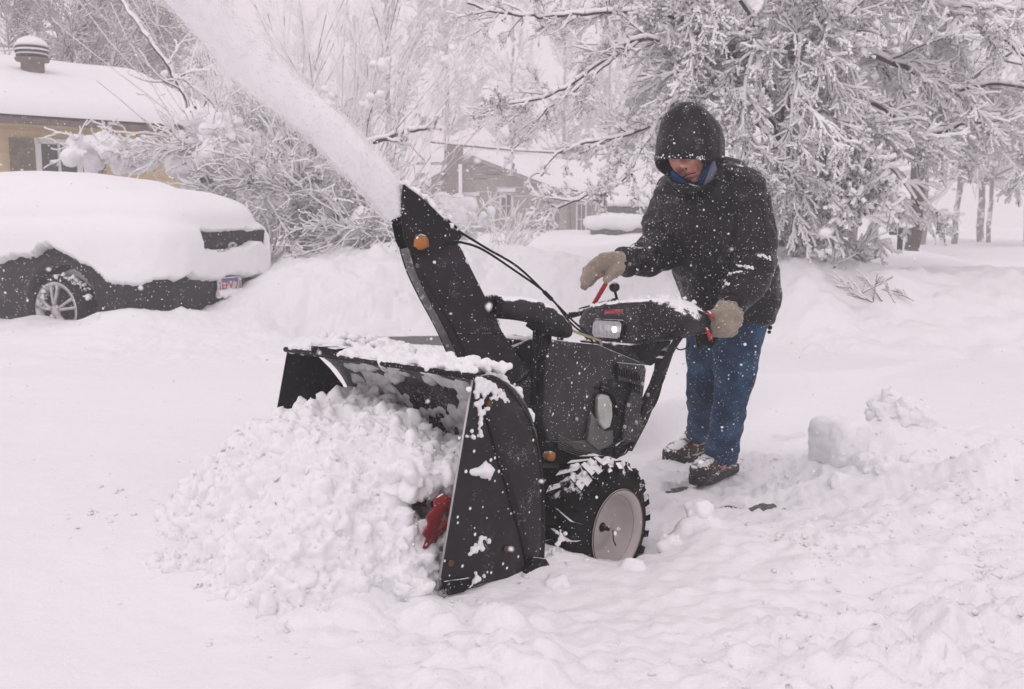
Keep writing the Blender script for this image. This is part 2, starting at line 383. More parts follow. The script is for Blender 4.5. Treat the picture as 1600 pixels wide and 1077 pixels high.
# ================================================================ GROUND
def hgt(x, y, fine=True):
    x = np.asarray(x, float); y = np.asarray(y, float)
    dx, dy = x-BO.x, y-BO.y
    n = dx*BN.x+dy*BN.y; b = -(dx*BF.x+dy*BF.y)
    w1 = fbm(x*1.3, y*1.3, 0, 3, 3)*.12
    near = .105+.02*fbm(x*.6, y*.6, 0, 2, 9)+.05*sst(2.35, 1.7, y)
    left = .19+.015*fbm(x*.4, y*.7, 0, 2, 12)
    fronts = sst(.15, -.25, b+w1*.6)                       # ahead of the axle: not cleared yet
    nside = sst(.42, .66, n+w1-.34*np.clip(b-.25, 0, 1.4)) # camera side of the path
    lside = sst(-.44, -.56, n+w1*.4)
    kk = sst(-.6, .6, n); base_ = near*kk+left*(1-kk)
    z = base_*np.maximum(np.maximum(nside, lside), fronts)
    z = np.where((n > -.4) & (n < .42) & (b > -.7), np.minimum(z, .17*fronts+.0*z), z)
    # plough cut behind and the open drive to the right
    z = z*(1-.75*sst(5.2, 6.8, y)*sst(-9, -1, x+4))
    z = z*(1-.8*sst(6.4, 8.3, y))
    z = z+.03
    # snow drifted along the parked car
    cu = (x+3.07)*-.91+(y-8.38)*.41; cv = (x+3.07)*-.41+(y-8.38)*-.91
    dc = np.hypot(np.maximum(np.maximum(-cu, cu-4.6), 0), np.maximum(np.maximum(cv, -1.8-cv), 0))
    z = z+(.16+.05*fbm(x*2.1, y*2.1, 0, 3, 71)+.04*np.exp(-((cu)/.5)**2))*np.exp(-(dc/.55)**2)
    # roadside bank
    yb = 9.35-1.7*sst(.3, 2.6, x)+1.2*sst(-2.3, -3.0, x)+.25*fbm(x*.9, 3.1, 0, 3, 21)
    bh = (.62+.10*fbm(x*.8, y*.5, 0, 3, 22))*(1-.35*sst(3.6, 7.0, x))
    bank = sst(0, 1.5, y-yb)
    z = z+bank*(bh-.04*sst(14, 30, y))
    z = z+sst(-.25, .25, y-yb)*sst(3.2, 1.4, y-yb)*(.10*np.abs(fbm(x*1.6, y*1.9, 0, 3, 81))+.045*np.abs(fbm(x*5, y*6, 0, 3, 82))-.03)
    def G(cx, cy, rx, ry, h): return h*np.exp(-((x-cx)/rx)**2-((y-cy)/ry)**2)
    z = z+G(-1.95, 9.6, .75, .55, .42)+G(-2.35, 8.7, .5, .5, .06)+G(-.7, 10.6, .9, .5, .10)+G(-1.2, 10.1, .5, .4, .12)
    z = z+G(1.4, 12.5, 1.2, .8, .12)+G(2.4, 9.0, .8, .6, .10)+G(4.2, 9.6, 1.1, .8, -.05)
    z = z+G(1.55, 4.05, .26, .22, .14)+G(1.85, 4.15, .42, .30, .13)+G(1.55, 3.65, .25, .15, .09)+G(1.8, 3.55, .3, .2, .09)+G(1.25, 3.75, .2, .12, .03)
    z = z+G(.58, 2.98, .06, .04, .03)
    # snow riding up under the bucket
    z = z+G(-.45, 2.35, .38, .25, .04)+G(-3.9, 8.0, 1.0, .5, .10)+G(-5.5, 7.4, 1.2, .5, .08)
    if fine:
        rough = np.clip(sst(.25, .7, n+.15*b)*sst(6, 4, y)+sst(.15, -.1, np.abs(y-2.55)-.5)*sst(-.9, -.3, x)*sst(1.2, .8, x)*.7, 0, 1)
        rough = np.maximum(rough, .45*sst(6.2, 7.2, y)*sst(10.2, 9.2, y)*sst(2.5, .5, x))
        blotch = sst(-.15, .5, fbm(x*1.1, y*1.1, 0, 2, 31))
        b1 = np.abs(fbm(x*5, y*5, 0, 4, 5))
        z = z+rough*(.35+.65*blotch)*(.060*b1+.030*np.abs(fbm(x*15, y*15, 0, 4, 6))+.010*np.abs(fbm(x*46, y*46, 0, 2, 16))-.024)*(1-.6*np.exp(-((x-.25)/.35)**2-((y-2.6)/.25)**2))
        z = z+.010*fbm(x*2.2, y*2.2, 0, 3, 7)+.0022*fbm(x*24, y*24, 0, 2, 8)*(.35+rough)
        # trodden, scraped path: shallow prints and holes down to the drive
        path = sst(-.5, -.3, n)*sst(1.3, .7, n-.3*b)*sst(.1, .5, b)*sst(5.2, 4.2, y)
        pr = fbm(x*9, y*9, 0, 4, 41)
        tread = np.sin((n*.8+b)*95)*np.sin((n-b*.3)*60)
        z = z-path*.03+path*(.022+.018*pr+.008*tread*sst(-.2, .3, fbm(x*3, y*3, 0, 2, 44)))
        for pb, pn in ((.62, .02), (.80, .22), (1.02, -.02), (1.28, .30), (1.55, .05), (1.85, .28), (.72, .42), (2.1, -.1)):
            q = np.maximum(np.abs((b-pb)/.135), 0)**2.5+np.abs((n-pn-.02*np.sin((b-pb)*18))/.05)**2.5
            z = z-.022*sst(1.25, .8, q)*(1+.3*np.sin((b-pb)*130))+.012*np.exp(-((q-1.5)/.5)**2)
        hole = path*np.exp(-((x-.88)/.15)**2)*sst(.8, 1.15, fbm(x*3.1+2, y*5, 0, 3, 52)+.5*np.exp(-((x-.93)/.12)**2-((y-3.72)/.07)**2)+.3*np.exp(-((x-.75)/.15)**2-((y-3.25)/.1)**2))
        z = z-hole*.045
        strip = np.exp(-((y-8.95-.10*np.sin(x*2))/.34)**2)*sst(-2.35, -1.9, x)*sst(.6, -.4, x)
        z = z-strip*(.20+.05*fbm(x*5, y*9, 0, 3, 61))
    return z
def axis(parts):
    a = []
    for lo, hi, st in parts: a += list(np.arange(lo, hi, st))
    return np.array(a+[parts[-1][1]])
gx_ = axis([(-90, -20, 3.5), (-20, -8, .4), (-8, -3, .06), (-3, 3, .0125), (3, 8, .05), (8, 20, .4), (20, 90, 3.5)])
gy_ = axis([(-6, 1.2, .3), (1.2, 5, .0125), (5, 13, .035), (13, 24, .15), (24, 92, 2.0)])
GX, GY = np.meshgrid(gx_, gy_)
GZ = hgt(GX, GY); nx, ny = len(gx_), len(gy_)
idx = np.arange(nx*ny).reshape(ny, nx)
GF = np.stack([idx[:-1, :-1], idx[:-1, 1:], idx[1:, 1:], idx[1:, :-1]], -1).reshape(-1, 4)
ground = mk('ground', np.stack([GX, GY, GZ], -1).reshape(-1, 3), GF, M_ground)
tag(ground, kind='structure')
dr = MB().box((1.2, 5.0, -.052), (5.2, 4.4, .05)); o = dr.build('driveway', M_asphalt); tag(o, kind='structure')
def gz(x, y): return float(hgt(np.array([x]), np.array([y]))[0])

# loose broken snow: countable lumps lying on the cleared drive
def lump(name, c, r, label, amp=.25, seed=0, cubic=False, group=None):
    rg = np.random.default_rng(seed+100)
    if cubic:
        V, F = ICO3; V = np.sign(V)*np.abs(V)**.5; co, no, Fq = remesh(V*np.array(r), F, .008, 1)
        co = co+no*(.010*fbm(co[:, 0]*14, co[:, 1]*14, co[:, 2]*14, 4, seed)+.004*fbm(co[:, 0]*50, co[:, 1]*50, co[:, 2]*50, 2, seed))[:, None]
    else:
        k = 60; v = rg.normal(0, 1, (k, 3)); v /= np.linalg.norm(v, axis=1)[:, None]; v = v*(rg.random((k, 1))**.5)*np.array(r)*.85; v[:, 2] = np.abs(v[:, 2])
        V, F = spheres(v, rg.uniform(.22, .5, k)*r[0], ICO1, .12); co, no, Fq = remesh(V, F, .007, 0)
        co = co+no*(r[0]*.16*fbm(co[:, 0]*26, co[:, 1]*26, co[:, 2]*26, 4, seed))[:, None]
    V = co+np.array([0, 0, r[2]*(.55 if cubic else .0)]); F = Fq
    o = mk(name, V, F, M_snowclump); o.location = c; o.rotation_euler = (0, 0, seed*.7)
    tag(o, label, 'snow chunk', group); return o
c = P(1318, 712, 4.0)
V0 = P(1318, 712, 4.0)
o = lump('snow_block', (V0.x-.03, 3.98, gz(V0.x, 3.98)-.02), (.105, .09, .105), 'large square-cut block of packed snow standing on the drive right of the man', .16, 3, True, 'broken snow lumps on the drive')
for i, (px, py, Y, r, lab) in enumerate([
    (1400, 705, 4.15, .13, 'rounded heap of broken snow right beside the square-cut block'),
    (1370, 770, 3.75, .085, 'broken snow lump in front of the square-cut block'),
    (1440, 775, 3.8, .075, 'low snow lump right of and in front of the rounded heap'),
    (1310, 765, 3.72, .05, 'small snow lump just below the square-cut block'),
    (1395, 835, 3.45, .055, 'nearest small snow lump of those around the square-cut block')]):
    q = P(px, py, Y); lump('snow_lump', (q.x, Y, gz(q.x, Y)-.015), (r, r*.85, r*.62), lab, .35, 11+i, False, 'broken snow lumps on the drive')
for i, (px, py, Y, r, lab) in enumerate([
    (1092, 856, 3.0, .05, 'pointed snow lump standing up behind the near wheel of the snow blower'),
    (1050, 865, 2.85, .05, 'snow lump between the near wheel and the pointed lump'),
    (985, 895, 2.62, .045, 'snow lump pressed against the lower front of the near tyre'),
    (870, 905, 2.45, .04, 'snow lump between the bucket skid and the near tyre')]):
    q = P(px, py, Y); lump('snow_lump', (q.x, Y, gz(q.x, Y)-.01), (r*.9, r*.8, r*(1.0 if i == 0 else .8)), lab, .4, 31+i, False, 'broken snow lumps by the blower wheel')

# crumbs of broken snow, uncountable, lying on the surface
for _i, (pb, pn, pr_) in enumerate(()): pass
nc = 2600; cx_ = np.concatenate([RNG.normal(1.5, .8, nc//2), RNG.uniform(-1.3, 2.6, nc//2)]); cy_ = np.concatenate([RNG.normal(3.6, .55, nc//2), RNG.uniform(1.7, 3.1, nc//2)])
kp = (cy_ > 1.5)&(fbm(cx_*2.2, cy_*2.2, 0, 3, 77) > -.1); cx_, cy_ = cx_[kp], cy_[kp]
dd_ = (cx_-BO.x)*BN.x+(cy_-BO.y)*BN.y; bb__ = -((cx_-BO.x)*BF.x+(cy_-BO.y)*BF.y); kp = ~((np.abs(dd_) < .40)&(bb__ > -.75)&(bb__ < .6)); cx_, cy_ = cx_[kp], cy_[kp]
cr_ = .0022+.0085*RNG.random(len(cx_))**3.0
V, F = spheres(np.stack([cx_, cy_, hgt(cx_, cy_)+cr_*.25], 1), np.stack([cr_, cr_*RNG.uniform(.7, 1.2, len(cr_)), cr_*RNG.uniform(.5, .9, len(cr_))], 1), ICO1, .30)
o = mk('snow_crumbs', V, F, M_snowclump); tag(o, 'loose crumbs of broken snow scattered over the surface', 'snow crumbs', kind='stuff')
print('strip z', hgt(np.array([-1.4]*6), np.array([8.7, 8.8, 8.9, 9.0, 9.1, 9.2])))
# ================================================================ SNOW BLOWER
blower = empty('snow_blower', BO, math.atan2(BF.y, BF.x))
tag(blower, 'black two-stage snow blower throwing a white jet of snow up to the left', 'snow blower')
OUT = [(740, 590), (688, 904), (696, 922), (722, 920), (838, 893), (848, 872), (849, 800), (846, 740), (838, 690), (824, 650), (806, 622), (788, 600), (768, 588)]
side = [S(px, py, .38) for px, py in OUT]
def side_plate(n, sgn):
    m = MB(); o_ = [Vector((p.x, n, p.z)) for p in side]
    m.prism(o_, (0, -sgn*.004, 0))
    pl = m.build('side_plate', M_black2, blower, bevel=.0012)
    if sgn > 0:
        # pressed fold running down the plate: a raised rear panel
        fold = [S(752, 636, .38), S(766, 600, .38)]+[Vector((p.x-.0, .38, p.z)) for p in side[:0:-1][:0]]
        reg = [(757, 640), (772, 608), (800, 628), (820, 662), (835, 705), (842, 750), (844, 800), (843, 860), (838, 878), (822, 872)]
        q = [S(px, py, .38) for px, py in reg]; m = MB()
        k = len(q); base = [Vector((p.x, n+.0015, p.z)) for p in q]
        ctr = sum(base, Vector())/k; top = [ctr+(p-ctr)*.82+Vector((0, .010, 0)) for p in base]
        m.add(base+top, [tuple(range(k, 2*k))]+[(i, (i+1) % k, (i+1) % k+k, i+k) for i in range(k)])
        m.build('raised_panel', M_black2, pl, bevel=.002)
        m = MB(); g = [S(753, 632, .38), S(770, 695, .38), S(793, 770, .38), S(810, 830, .38), S(822, 884, .38)]
        m.tube([Vector((p.x, n+.001, p.z)) for p in g], .003, 6); m.build('crease', M_dark, pl, True)
        m = MB(); ed = [Vector((p.x+.002, n-.001, p.z)) for p in (side[0], side[1])]
        m.tube([ed[0], ed[0].lerp(ed[1], .5), ed[1]], .0028, 6); m.build('worn_edge', M_alloy, pl, True)
        m = MB(); ed = [Vector((p.x, n+.001, p.z)) for p in side[4:]+side[:1]]
        m.tube(catmull(ed, 3), .0035, 6); m.build('rolled_edge', M_black2, pl, True)
        for px, py in ((763, 631), (703, 880), (790, 858), (833, 875)):
            m = MB(); p = S(px, py, .38); m.lathe((p.x, n+.001, p.z), (0, 1, 0), [(0, .009), (.004, .009), (.006, .005), (.006, 0)], 8); m.build('bolt', M_rust, pl)
    return pl
housing = MB()
# curved back of the bucket: profile (f, z)
prof = []
ft, zt = side[0].x, side[0].z
for t in np.linspace(0, 1, 22):
    a_ = math.radians(90+ 175*t)
    cx_, cz_ = .585, .415
    prof.append((cx_+.215*math.cos(a_)*(1 if t < .5 else 1), cz_+.262*math.sin(a_)))
prof = [(ft+.0, zt-.002)]+prof+[(.69, .165)]
V = []; F = []
ns_ = [-.378, .376]
for n_ in ns_:
    for f_, z_ in prof: V.append((f_, n_, z_))
for n_ in ns_:
    for i, (f_, z_) in enumerate(prof):
        j0, j1 = prof[max(i-1, 0)], prof[min(i+1, len(prof)-1)]; d = Vector((j1[0]-j0[0], 0, j1[1]-j0[1])).normalized()
        V.append((f_+d.z*.004, n_, z_-d.x*.004))
k = len(prof)
for i in range(k-1):
    F += [(i, i+1, k+i+1, k+i), (2*k+i, 3*k+i, 3*k+i+1, 2*k+i+1), (i, 2*k+i, 2*k+i+1, i+1), (k+i, k+i+1, 3*k+i+1, 3*k+i)]
F += [(0, k, 3*k, 2*k), (k-1, 3*k-1, 4*k-1, 2*k-1)]
housing.add(V, F)
hs_ = housing.build('auger_housing', M_inner, blower); smooth_shade(hs_, 50)
side_plate(.38, 1); side_plate(-.38, -1)
m = MB(); m.tube([(ft+.004, -.382, zt+.003), (ft+.004, .382, zt+.003)], .008, 8); m.tube([(ft-.035, -.38, zt+.004), (ft-.035, .38, zt+.004)], .005, 6)
m.box((ft-.02, 0, zt+.006), (.022, .38, .0025))
m.build('top_lip', M_black, blower, True)
m = MB(); m.prism([(ft-.05, -.25, zt+.004), (ft+.012, -.25, zt+.004), (ft+.012, -.14, zt+.004), (ft-.05, -.14, zt+.004)], (0, 0, .022)); m.build('slot_block', M_dark, blower, bevel=.004)  # dark block in place of the black slot on the lip
# skid shoe and scraper
q = [S(px, py, .384) for px, py in ((692, 908), (698, 930), (722, 925), (735, 912), (735, 902))]
m = MB(); m.prism([Vector((p.x, .384, p.z)) for p in q], (0, .007, 0)); m.build('skid_shoe', M_dark, blower, bevel=.002)
q = [S(px, py, .384) for px, py in ((815, 892), (822, 905), (846, 898), (856, 885), (848, 872), (832, 870))]
m = MB(); m.prism([Vector((p.x, .384, p.z)) for p in q], (0, .012, 0)); m.build('skid_bracket', M_dark, blower, bevel=.002)
m = MB(); m.box((.70, 0, .158), (.02, .377, .004)); m.build('scraper_bar', M_dark, blower)
# auger: toothed helical ribbons on a shaft
aug = MB(); AC = Vector((.60, 0, .335)); RA, RB = .145, .09
aug.tube([AC+Vector((0, -.37, 0)), AC+Vector((0, .37, 0))], .016, 10)
for s0, s1, hand in ((.05, .36, 1), (-.05, -.36, -1)):
    for ph0 in (0, math.pi):
        K = 44; V = []; F = []
        for i in range(K+1):
            t = i/K; a_ = ph0+hand*t*math.pi*2.2; y_ = s0+(s1-s0)*t
            ro = RA*(1.0 if i % 2 else .90)
            for r_, dy in ((RB, 0), (ro, 0), (ro, .005), (RB, .005)):
                V.append((AC.x+r_*math.cos(a_), y_+dy, AC.z+r_*math.sin(a_)))
        for i in range(K):
            for q_ in range(4): F.append((i*4+q_, i*4+(q_+1) % 4, i*4+4+(q_+1) % 4, i*4+4+q_))
        aug.add(V, F)
    for t in (.15, .5, .85):
        for ph0 in (0, math.pi):
            a_ = ph0+hand*t*math.pi*2.2; y_ = s0+(s1-s0)*t
            aug.tube([AC+Vector((0, y_, 0)), AC+Vector((RB*1.1*math.cos(a_), y_, RB*1.1*math.sin(a_)))], .011, 6)
# paddle seen beside the near plate
for px, py, Y_ in ():
    pass
ag = aug.build('auger', M_aug, blower)
m = MB(); m.lathe(AC+Vector((0, -.06, 0)), (0, 1, 0), [(0, .02), (.01, .05), (.06, .06), (.11, .05), (.12, .02)], 16); m.build('gearbox', M_dark, ag, True)

# ---- chute
T3 = Vector((-.95, -.31, 0)).normalized(); WC = Vector((T3.y*-1, T3.x, 0)).normalized()   # WC points to camera
if WC.y > 0: WC = -WC
C0 = P(700, 470, 2.80)
CW = .135
def CH(px, py, back=0.0): return PLN(px, py, C0, WC)-WC*back
def loc(v): return L(v)
nearw = [(641, 392), (652, 428), (672, 470), (690, 503), (706, 535), (722, 572), (742, 625), (770, 690), (850, 700), (838, 600), (803, 545), (785, 520), (771, 490), (752, 452), (735, 418), (722, 392), (711, 372), (690, 380)]
m = MB(); o1 = [loc(CH(x, y)) for x, y in nearw]; th = loc(C0-WC*.004)-loc(C0)
m.prism(o1, th)
chute = m.build('chute', M_black2, blower, bevel=.001)
far_ = [(641, 392), (652, 428), (672, 470), (690, 503), (706, 535), (722, 572), (742, 625), (803, 545), (785, 520), (771, 490), (752, 452), (735, 418), (722, 392), (711, 372), (690, 380)]
m = MB(); o2 = [loc(CH(x, y, CW)) for x, y in far_]; m.prism(o2, -th)
m.build('far_wall', M_chute_in, chute)
m = MB(); bk = [(838, 600), (803, 545), (785, 520), (771, 490), (752, 452), (735, 418), (722, 392), (711, 372)]
V = []; F = []
for x, y in bk:
    a_, b_ = CH(x, y), CH(x, y, CW); V += [loc(a_), loc(b_), loc(a_+T3*.004), loc(b_+T3*.004)]
for i in range(len(bk)-1):
    j = i*4; F += [(j, j+4, j+5, j+1), (j+2, j+3, j+7, j+6)]
m.add(V, F); m.build('back_wall', M_black2, chute, True)
# bead along the front edge and bolted flange line
m = MB(); ed = [loc(CH(x, y)+WC*.002) for x, y in ((650, 400), (664, 430), (684, 468), (704, 503), (722, 538), (738, 575), (752, 610))]
m.tube(catmull(ed, 4), .0045, 8); m.build('edge_bead', M_black2, chute, True)
m = MB(); ed = [loc(CH(x, y)+WC*.001) for x, y in ((641, 392), (652, 428), (672, 470), (690, 503), (706, 535), (722, 572))]
m.tube(catmull(ed, 4), .003, 6)
ed = [loc(CH(x, y, CW)) for x, y in ((641, 392), (652, 428), (672, 470), (690, 503), (706, 535), (722, 572))]
m.tube(catmull(ed, 4), .003, 6); m.build('front_rim', M_black, chute, True)
for yy in (508, 585):
    m = MB()
    a_ = [loc(CH(x, y)+WC*.0025) for x, y in ((730, yy+30), (835, yy+52))] if yy == 585 else [loc(CH(x, y)+WC*.0025) for x, y in ((712, yy+14), (786, yy+13))]
    m.tube(a_, .0022, 5); m.build('seam', M_dark, chute)
# deflector hood
hood = [(630, 289), (627, 318), (628, 350), (634, 378), (645, 400), (662, 398), (700, 386), (714, 378), (723, 367), (712, 360), (700, 349), (688, 338), (670, 320), (650, 303)]
m = MB(); m.prism([loc(CH(x, y)+WC*.006) for x, y in hood], loc(C0+WC*.004)-loc(C0))
defl = m.build('chute_deflector', M_black, blower, bevel=.001)
m = MB(); m.prism([loc(CH(x, y, CW+.006)) for x, y in hood], th); m.build('far_cheek', M_black, defl)
m = MB(); tp = [(630, 289), (650, 303), (670, 320), (688, 338), (700, 349), (712, 360), (723, 367)]; V = []; F = []
for x, y in tp:
    a_, b_ = CH(x, y)+WC*.010, CH(x, y, CW+.010); up = Vector((0, 0, -.004)); V += [loc(a_), loc(b_), loc(a_+up), loc(b_+up)]
for i in range(len(tp)-1):
    j = i*4; F += [(j, j+1, j+5, j+4), (j+2, j+6, j+7, j+3)]
m.add(V, F); m.build('top_panel', M_black, defl, True)
m = MB(); ed = [loc(CH(x, y)+WC*.010) for x, y in ((630, 289), (627, 318), (628, 350), (634, 378), (645, 400))]; m.tube(catmull(ed, 4), .0035, 6)
m.build('lip', M_black, defl, True)
# snow lying on the hood and down the rear of the chute
pts = []; rr = []
_l = [(632, 291), (640, 296), (650, 303), (660, 311), (670, 320), (679, 329), (688, 338), (700, 349), (712, 360)]
for i in range(260):
    u = RNG.random()*7.999; k_ = int(u); f_ = u-k_; x = _l[k_][0]*(1-f_)+_l[k_+1][0]*f_; y = _l[k_][1]*(1-f_)+_l[k_+1][1]*f_
    h_ = .010+.012*max(0, float(fbm(x*.09, 3, 0, 2, 5))); v = loc(CH(x, y, RNG.uniform(-.005, .135))+Vector((RNG.normal(0, .002), 0, RNG.uniform(0, h_)))); pts.append(v[:]); rr.append(RNG.uniform(.005, .011))
clump('snow_cap', pts, rr, .0035, .0035, 70, M_snowclump, defl, 3, 71)
pts = []; rr = []
for i in range(90):
    t = RNG.random(); xs = [711, 722, 735, 752, 771, 785]; ys = [374, 392, 418, 452, 490, 512]
    u = t*4.999; j = int(u); f_ = u-j; x = xs[j]*(1-f_)+xs[j+1]*f_; y = ys[j]*(1-f_)+ys[j+1]*f_
    v = loc(CH(x+1, y, RNG.uniform(0, CW))); pts.append(v[:]); rr.append(.006*(1-.5*t)+.003*RNG.random())
clump('snow_crust', pts, rr, .003, .002, 90, M_snowclump, chute, 3, 72)
# wing nut
kc = loc(CH(655, 378)+WC*.012); wl = (loc(C0+WC)-loc(C0)).normalized()
m = MB(); m.lathe(kc, wl, [(0, .012), (.006, .020), (.014, .022), (.020, .017), (.024, .008), (.024, 0)], 10)
for a_ in range(9):
    t = a_*2*math.pi/9; u = Vector((0, 0, 1)); v = wl.cross(u); m.ball(kc+wl*.012+(u*math.cos(t)+v*math.sin(t))*(.017+.003*math.sin(a_*2.3)), .0055, 8)
m.build('wing_nut', M_orange, defl, True)
# deflector cables
def mixY(pts): return [L(P(x, y, Y)) for x, y, Y in pts]
m = MB(); m.tube(catmull(mixY([(716, 361, 2.80), (760, 388, 2.86), (810, 418, 2.95), (858, 464, 3.05), (900, 506, 3.15), (932, 532, 3.22), (945, 545, 3.25)]), 8), .0036, 6)
m.build('control_cable', M_dark, blower, True)
m = MB(); m.tube(catmull(mixY([(712, 377, 2.80), (750, 388, 2.86), (800, 420, 2.95), (856, 461, 3.05), (892, 505, 3.15), (920, 528, 3.22), (935, 545, 3.25)]), 8), .0036, 6)
m.build('control_cable', M_dark, blower, True)
m = MB(); m.tube(mixY([(850, 456, 3.035), (862, 468, 3.06)]), .0065, 8); m.build('cable_clip', M_dark, blower, True)
m = MB(); m.tube(mixY([(714, 357, 2.80), (700, 345, 2.80)]), .004, 6); m.build('cable_bracket', M_dark, defl, True); m = MB(); m.tube(mixY([(695, 381, 2.79), (716, 378, 2.8)]), .005, 6); m.build('cable_bracket', M_dark, defl, True)
m = MB(); m.tube(mixY([(876, 509, 2.95), (905, 521, 3.03), (938, 532, 3.1), (940, 540, 3.1)]), .0045, 8); m.build('crank_rod', M_rodm, blower, True)

# ---- gear head cover above the chute base ("snout")
c1 = [(770, 466, .010), (776, 480, .036), (790, 484, .036), (815, 488, .038), (838, 496, .036), (860, 506, .030), (876, 512, .024)]
m = MB()
def SN(px, py, n): return S(px, py, n)
sec = [(771, 476, 15), (776, 479, 19), (790, 481, 18), (810, 482, 19), (830, 486, 20), (850, 496, 21), (868, 508, 19), (877, 514, 14)]
secs = []
for px, py, hh in sec:
    c = L(P(px, py, 2.86)); z0 = L(P(px, py+hh, 2.86)); v = Vector((0, 0, (c-z0).length)); secs.append((c, Vector((.25, .97, 0))*.055, v))
m.loft(secs, 20, e=.8); o = m.build('gear_cover', M_blackp, blower, True)
m = MB(); sx = [(774, 497), (800, 500), (830, 505), (845, 522), (876, 528), (878, 516), (850, 500), (800, 490)]
m.prism([L(P(x, y, 2.83)) for x, y in sx], L(Vector((0, .10, 0)))-L(Vector((0, 0, 0)))); m.build('cover_flange', M_dark, blower, bevel=.004)
m = MB(); m.lathe(L(P(770, 478, 2.86)), (L(P(770, 478, 2.86))-L(P(790, 481, 2.86))).normalized(), [(0, .031), (.006, .031), (.006, .022), (-.01, .02), (-.01, 0)], 16); m.build('rim_opening', M_dark, blower, True)
# struts under it
for a_, b_, r_ in (((838, 512), (832, 640), .010), ((856, 518), (846, 700), .012), ((848, 524), (845, 560), .02), ((824, 505), (848, 522), .010)):
    m = MB(); m.tube([L(P(*a_, 2.88)), L(P(*b_, 2.88))], r_, 8); m.build('strut', M_black, blower, True)
m = MB(); m.tube(catmull([L(P(x, y, 2.84)) for x, y in ((846, 526), (838, 560), (822, 590), (806, 598))], 5), .004, 6); m.build('wire_loop', M_dark, blower, True)
m = MB(); m.prism([L(P(x, y, 2.90)) for x, y in ((762, 560), (830, 530), (862, 540), (862, 720), (800, 720))], L(Vector((0, .16, 0)))-L(Vector())); m.build('chute_base', M_black, blower, bevel=.006)

# ---- engine
NE = .20
ec = [(857, 536), (866, 531), (935, 538), (1001, 566), (1006, 575), (1000, 632), (992, 688), (986, 694), (940, 702), (905, 690), (858, 690), (848, 660), (850, 600)]
m = MB(); m.prism([S(x, y, NE) for x, y in ec], (0, -.34, 0)); eng = m.build('engine_cover', M_blackp, blower, bevel=.006)
m = MB()   # dark plate set proud, stands for the shade inside an opening
hole = [(940, 596), (946, 590), (986, 600), (988, 612), (982, 640), (972, 688), (935, 700), (925, 670), (935, 640)]
m.prism([S(x, y, NE+.003) for x, y in hole], (0, -.002, 0)); m.build('engine_bay_shade', M_dark, eng)
m = MB(); g = [(962, 566), (1003, 570), (1006, 577), (992, 690), (968, 690), (974, 640), (986, 604), (984, 598), (962, 594)]
m.prism([S(x, y, NE+.002) for x, y in g], (0, .010, 0)); pnl = m.build('side_panel', M_blackp, eng, bevel=.003)
m = MB()
for r_ in range(2):
    for i in range(9):
        x = 968+i*3.9; y = 574+r_*19+i*1.0
        if r_ == 1 and i < 5: continue
        a_ = S(x, y, NE+.0135); b_ = S(x, y+14, NE+.0135); m.tube([a_, b_], .0022, 5)
m.build('vent_slots', M_dark, pnl)
for x, y in ((1003, 600), (981, 633), (993, 660), (975, 667), (1012, 617)):
    m = MB(); p = S(x, y, NE+.012 if x < 1005 else NE+.01); m.lathe(p, (0, 1, 0), [(0, .007), (.005, .007), (.006, .004), (.006, 0)], 8); m.build('bolt', M_silver, pnl, True)
m = MB(); c = S(900, 655, NE+.001); m.lathe(c, (0, 1, 0), [(0, .007), (.005, .007), (.006, .004), (.006, 0)], 8); m.build('bolt', M_silver, eng, True)
# muffler, guard and cylinder fins
mf = [(936, 622), (941, 616), (952, 618), (957, 630), (958, 650), (954, 668), (945, 672), (937, 662), (935, 640)]
m = MB(); m.prism([S(x, y, NE+.022) for x, y in mf], (0, -.018, 0)); o = m.build('muffler', M_silver, blower, bevel=.005); smooth_shade(o)
m = MB(); gd = [(925, 645), (936, 660), (945, 674), (958, 672), (958, 690), (935, 704), (918, 690)]
m.prism([S(x, y, NE+.012) for x, y in gd], (0, -.012, 0)); m.build('muffler_guard', M_dullmetal, blower, bevel=.002)
m = MB()
for i in range(7):
    t = i/6; a_ = [S(x, y+i*3.2, NE+.008) for x, y in ((872, 680), (890, 688), (912, 694), (938, 690))]; m.tube(catmull(a_, 4), .0016, 5)
m.build('cooling_fins', M_dullmetal, blower, True)
m = MB(); m.prism([S(x, y, NE+.006) for x, y in ((885, 690), (920, 688), (958, 682), (955, 696), (930, 708), (900, 704))], (0, -.10, 0)); m.build('engine_base_plate', M_dullmetal, blower, bevel=.003)
m = MB(); m.prism([S(x, y, NE-.01) for x, y in ((850, 690), (988, 692), (975, 712), (960, 722), (860, 725), (846, 715))], (0, -.30, 0)); m.build('gear_case', M_dark, blower, bevel=.008)
m = MB(); m.tube(catmull([S(x, y, NE+.01) for x, y in ((938, 606), (952, 612), (962, 628), (964, 650))], 5), .006, 8); m.build('fuel_hose', M_dark, blower, True)
m = MB(); m.tube(catmull([S(x, y, NE+.01) for x, y in ((975, 690), (962, 700), (960, 712))], 4), .007, 8)
m.build('fuel_hose', M_dark, blower, True)
m = MB(); m.prism([S(x, y, .165) for x, y in ((850, 722), (874, 722), (873, 732), (849, 731))], (0, -.003, 0)); m.build('spec_label', plain('worn_label', (.13, .13, .13), .6), blower)
p = S(851, 711, .20); m = MB(); m.lathe(p, (0, 1, 0), [(0, .010), (.02, .015), (.03, .015), (.034, .008), (.034, 0)], 6); m.tube([p+Vector((-.012, .02, .004)), p+Vector((.014, .024, -.006))], .007, 6); m.build('drain_plug', M_orange, blower, True)
m = MB(); m.prism([S(x, y, .15) for x, y in ((846, 690), (905, 690), (905, 790), (850, 800))], (0, -.30, 0)); m.build('transmission_case', M_dark, blower, bevel=.01)
m = MB(); m.tube([(0, -.30, .158), (0, .30, .158)], .018, 10); m.build('axle', M_dark, blower, True)
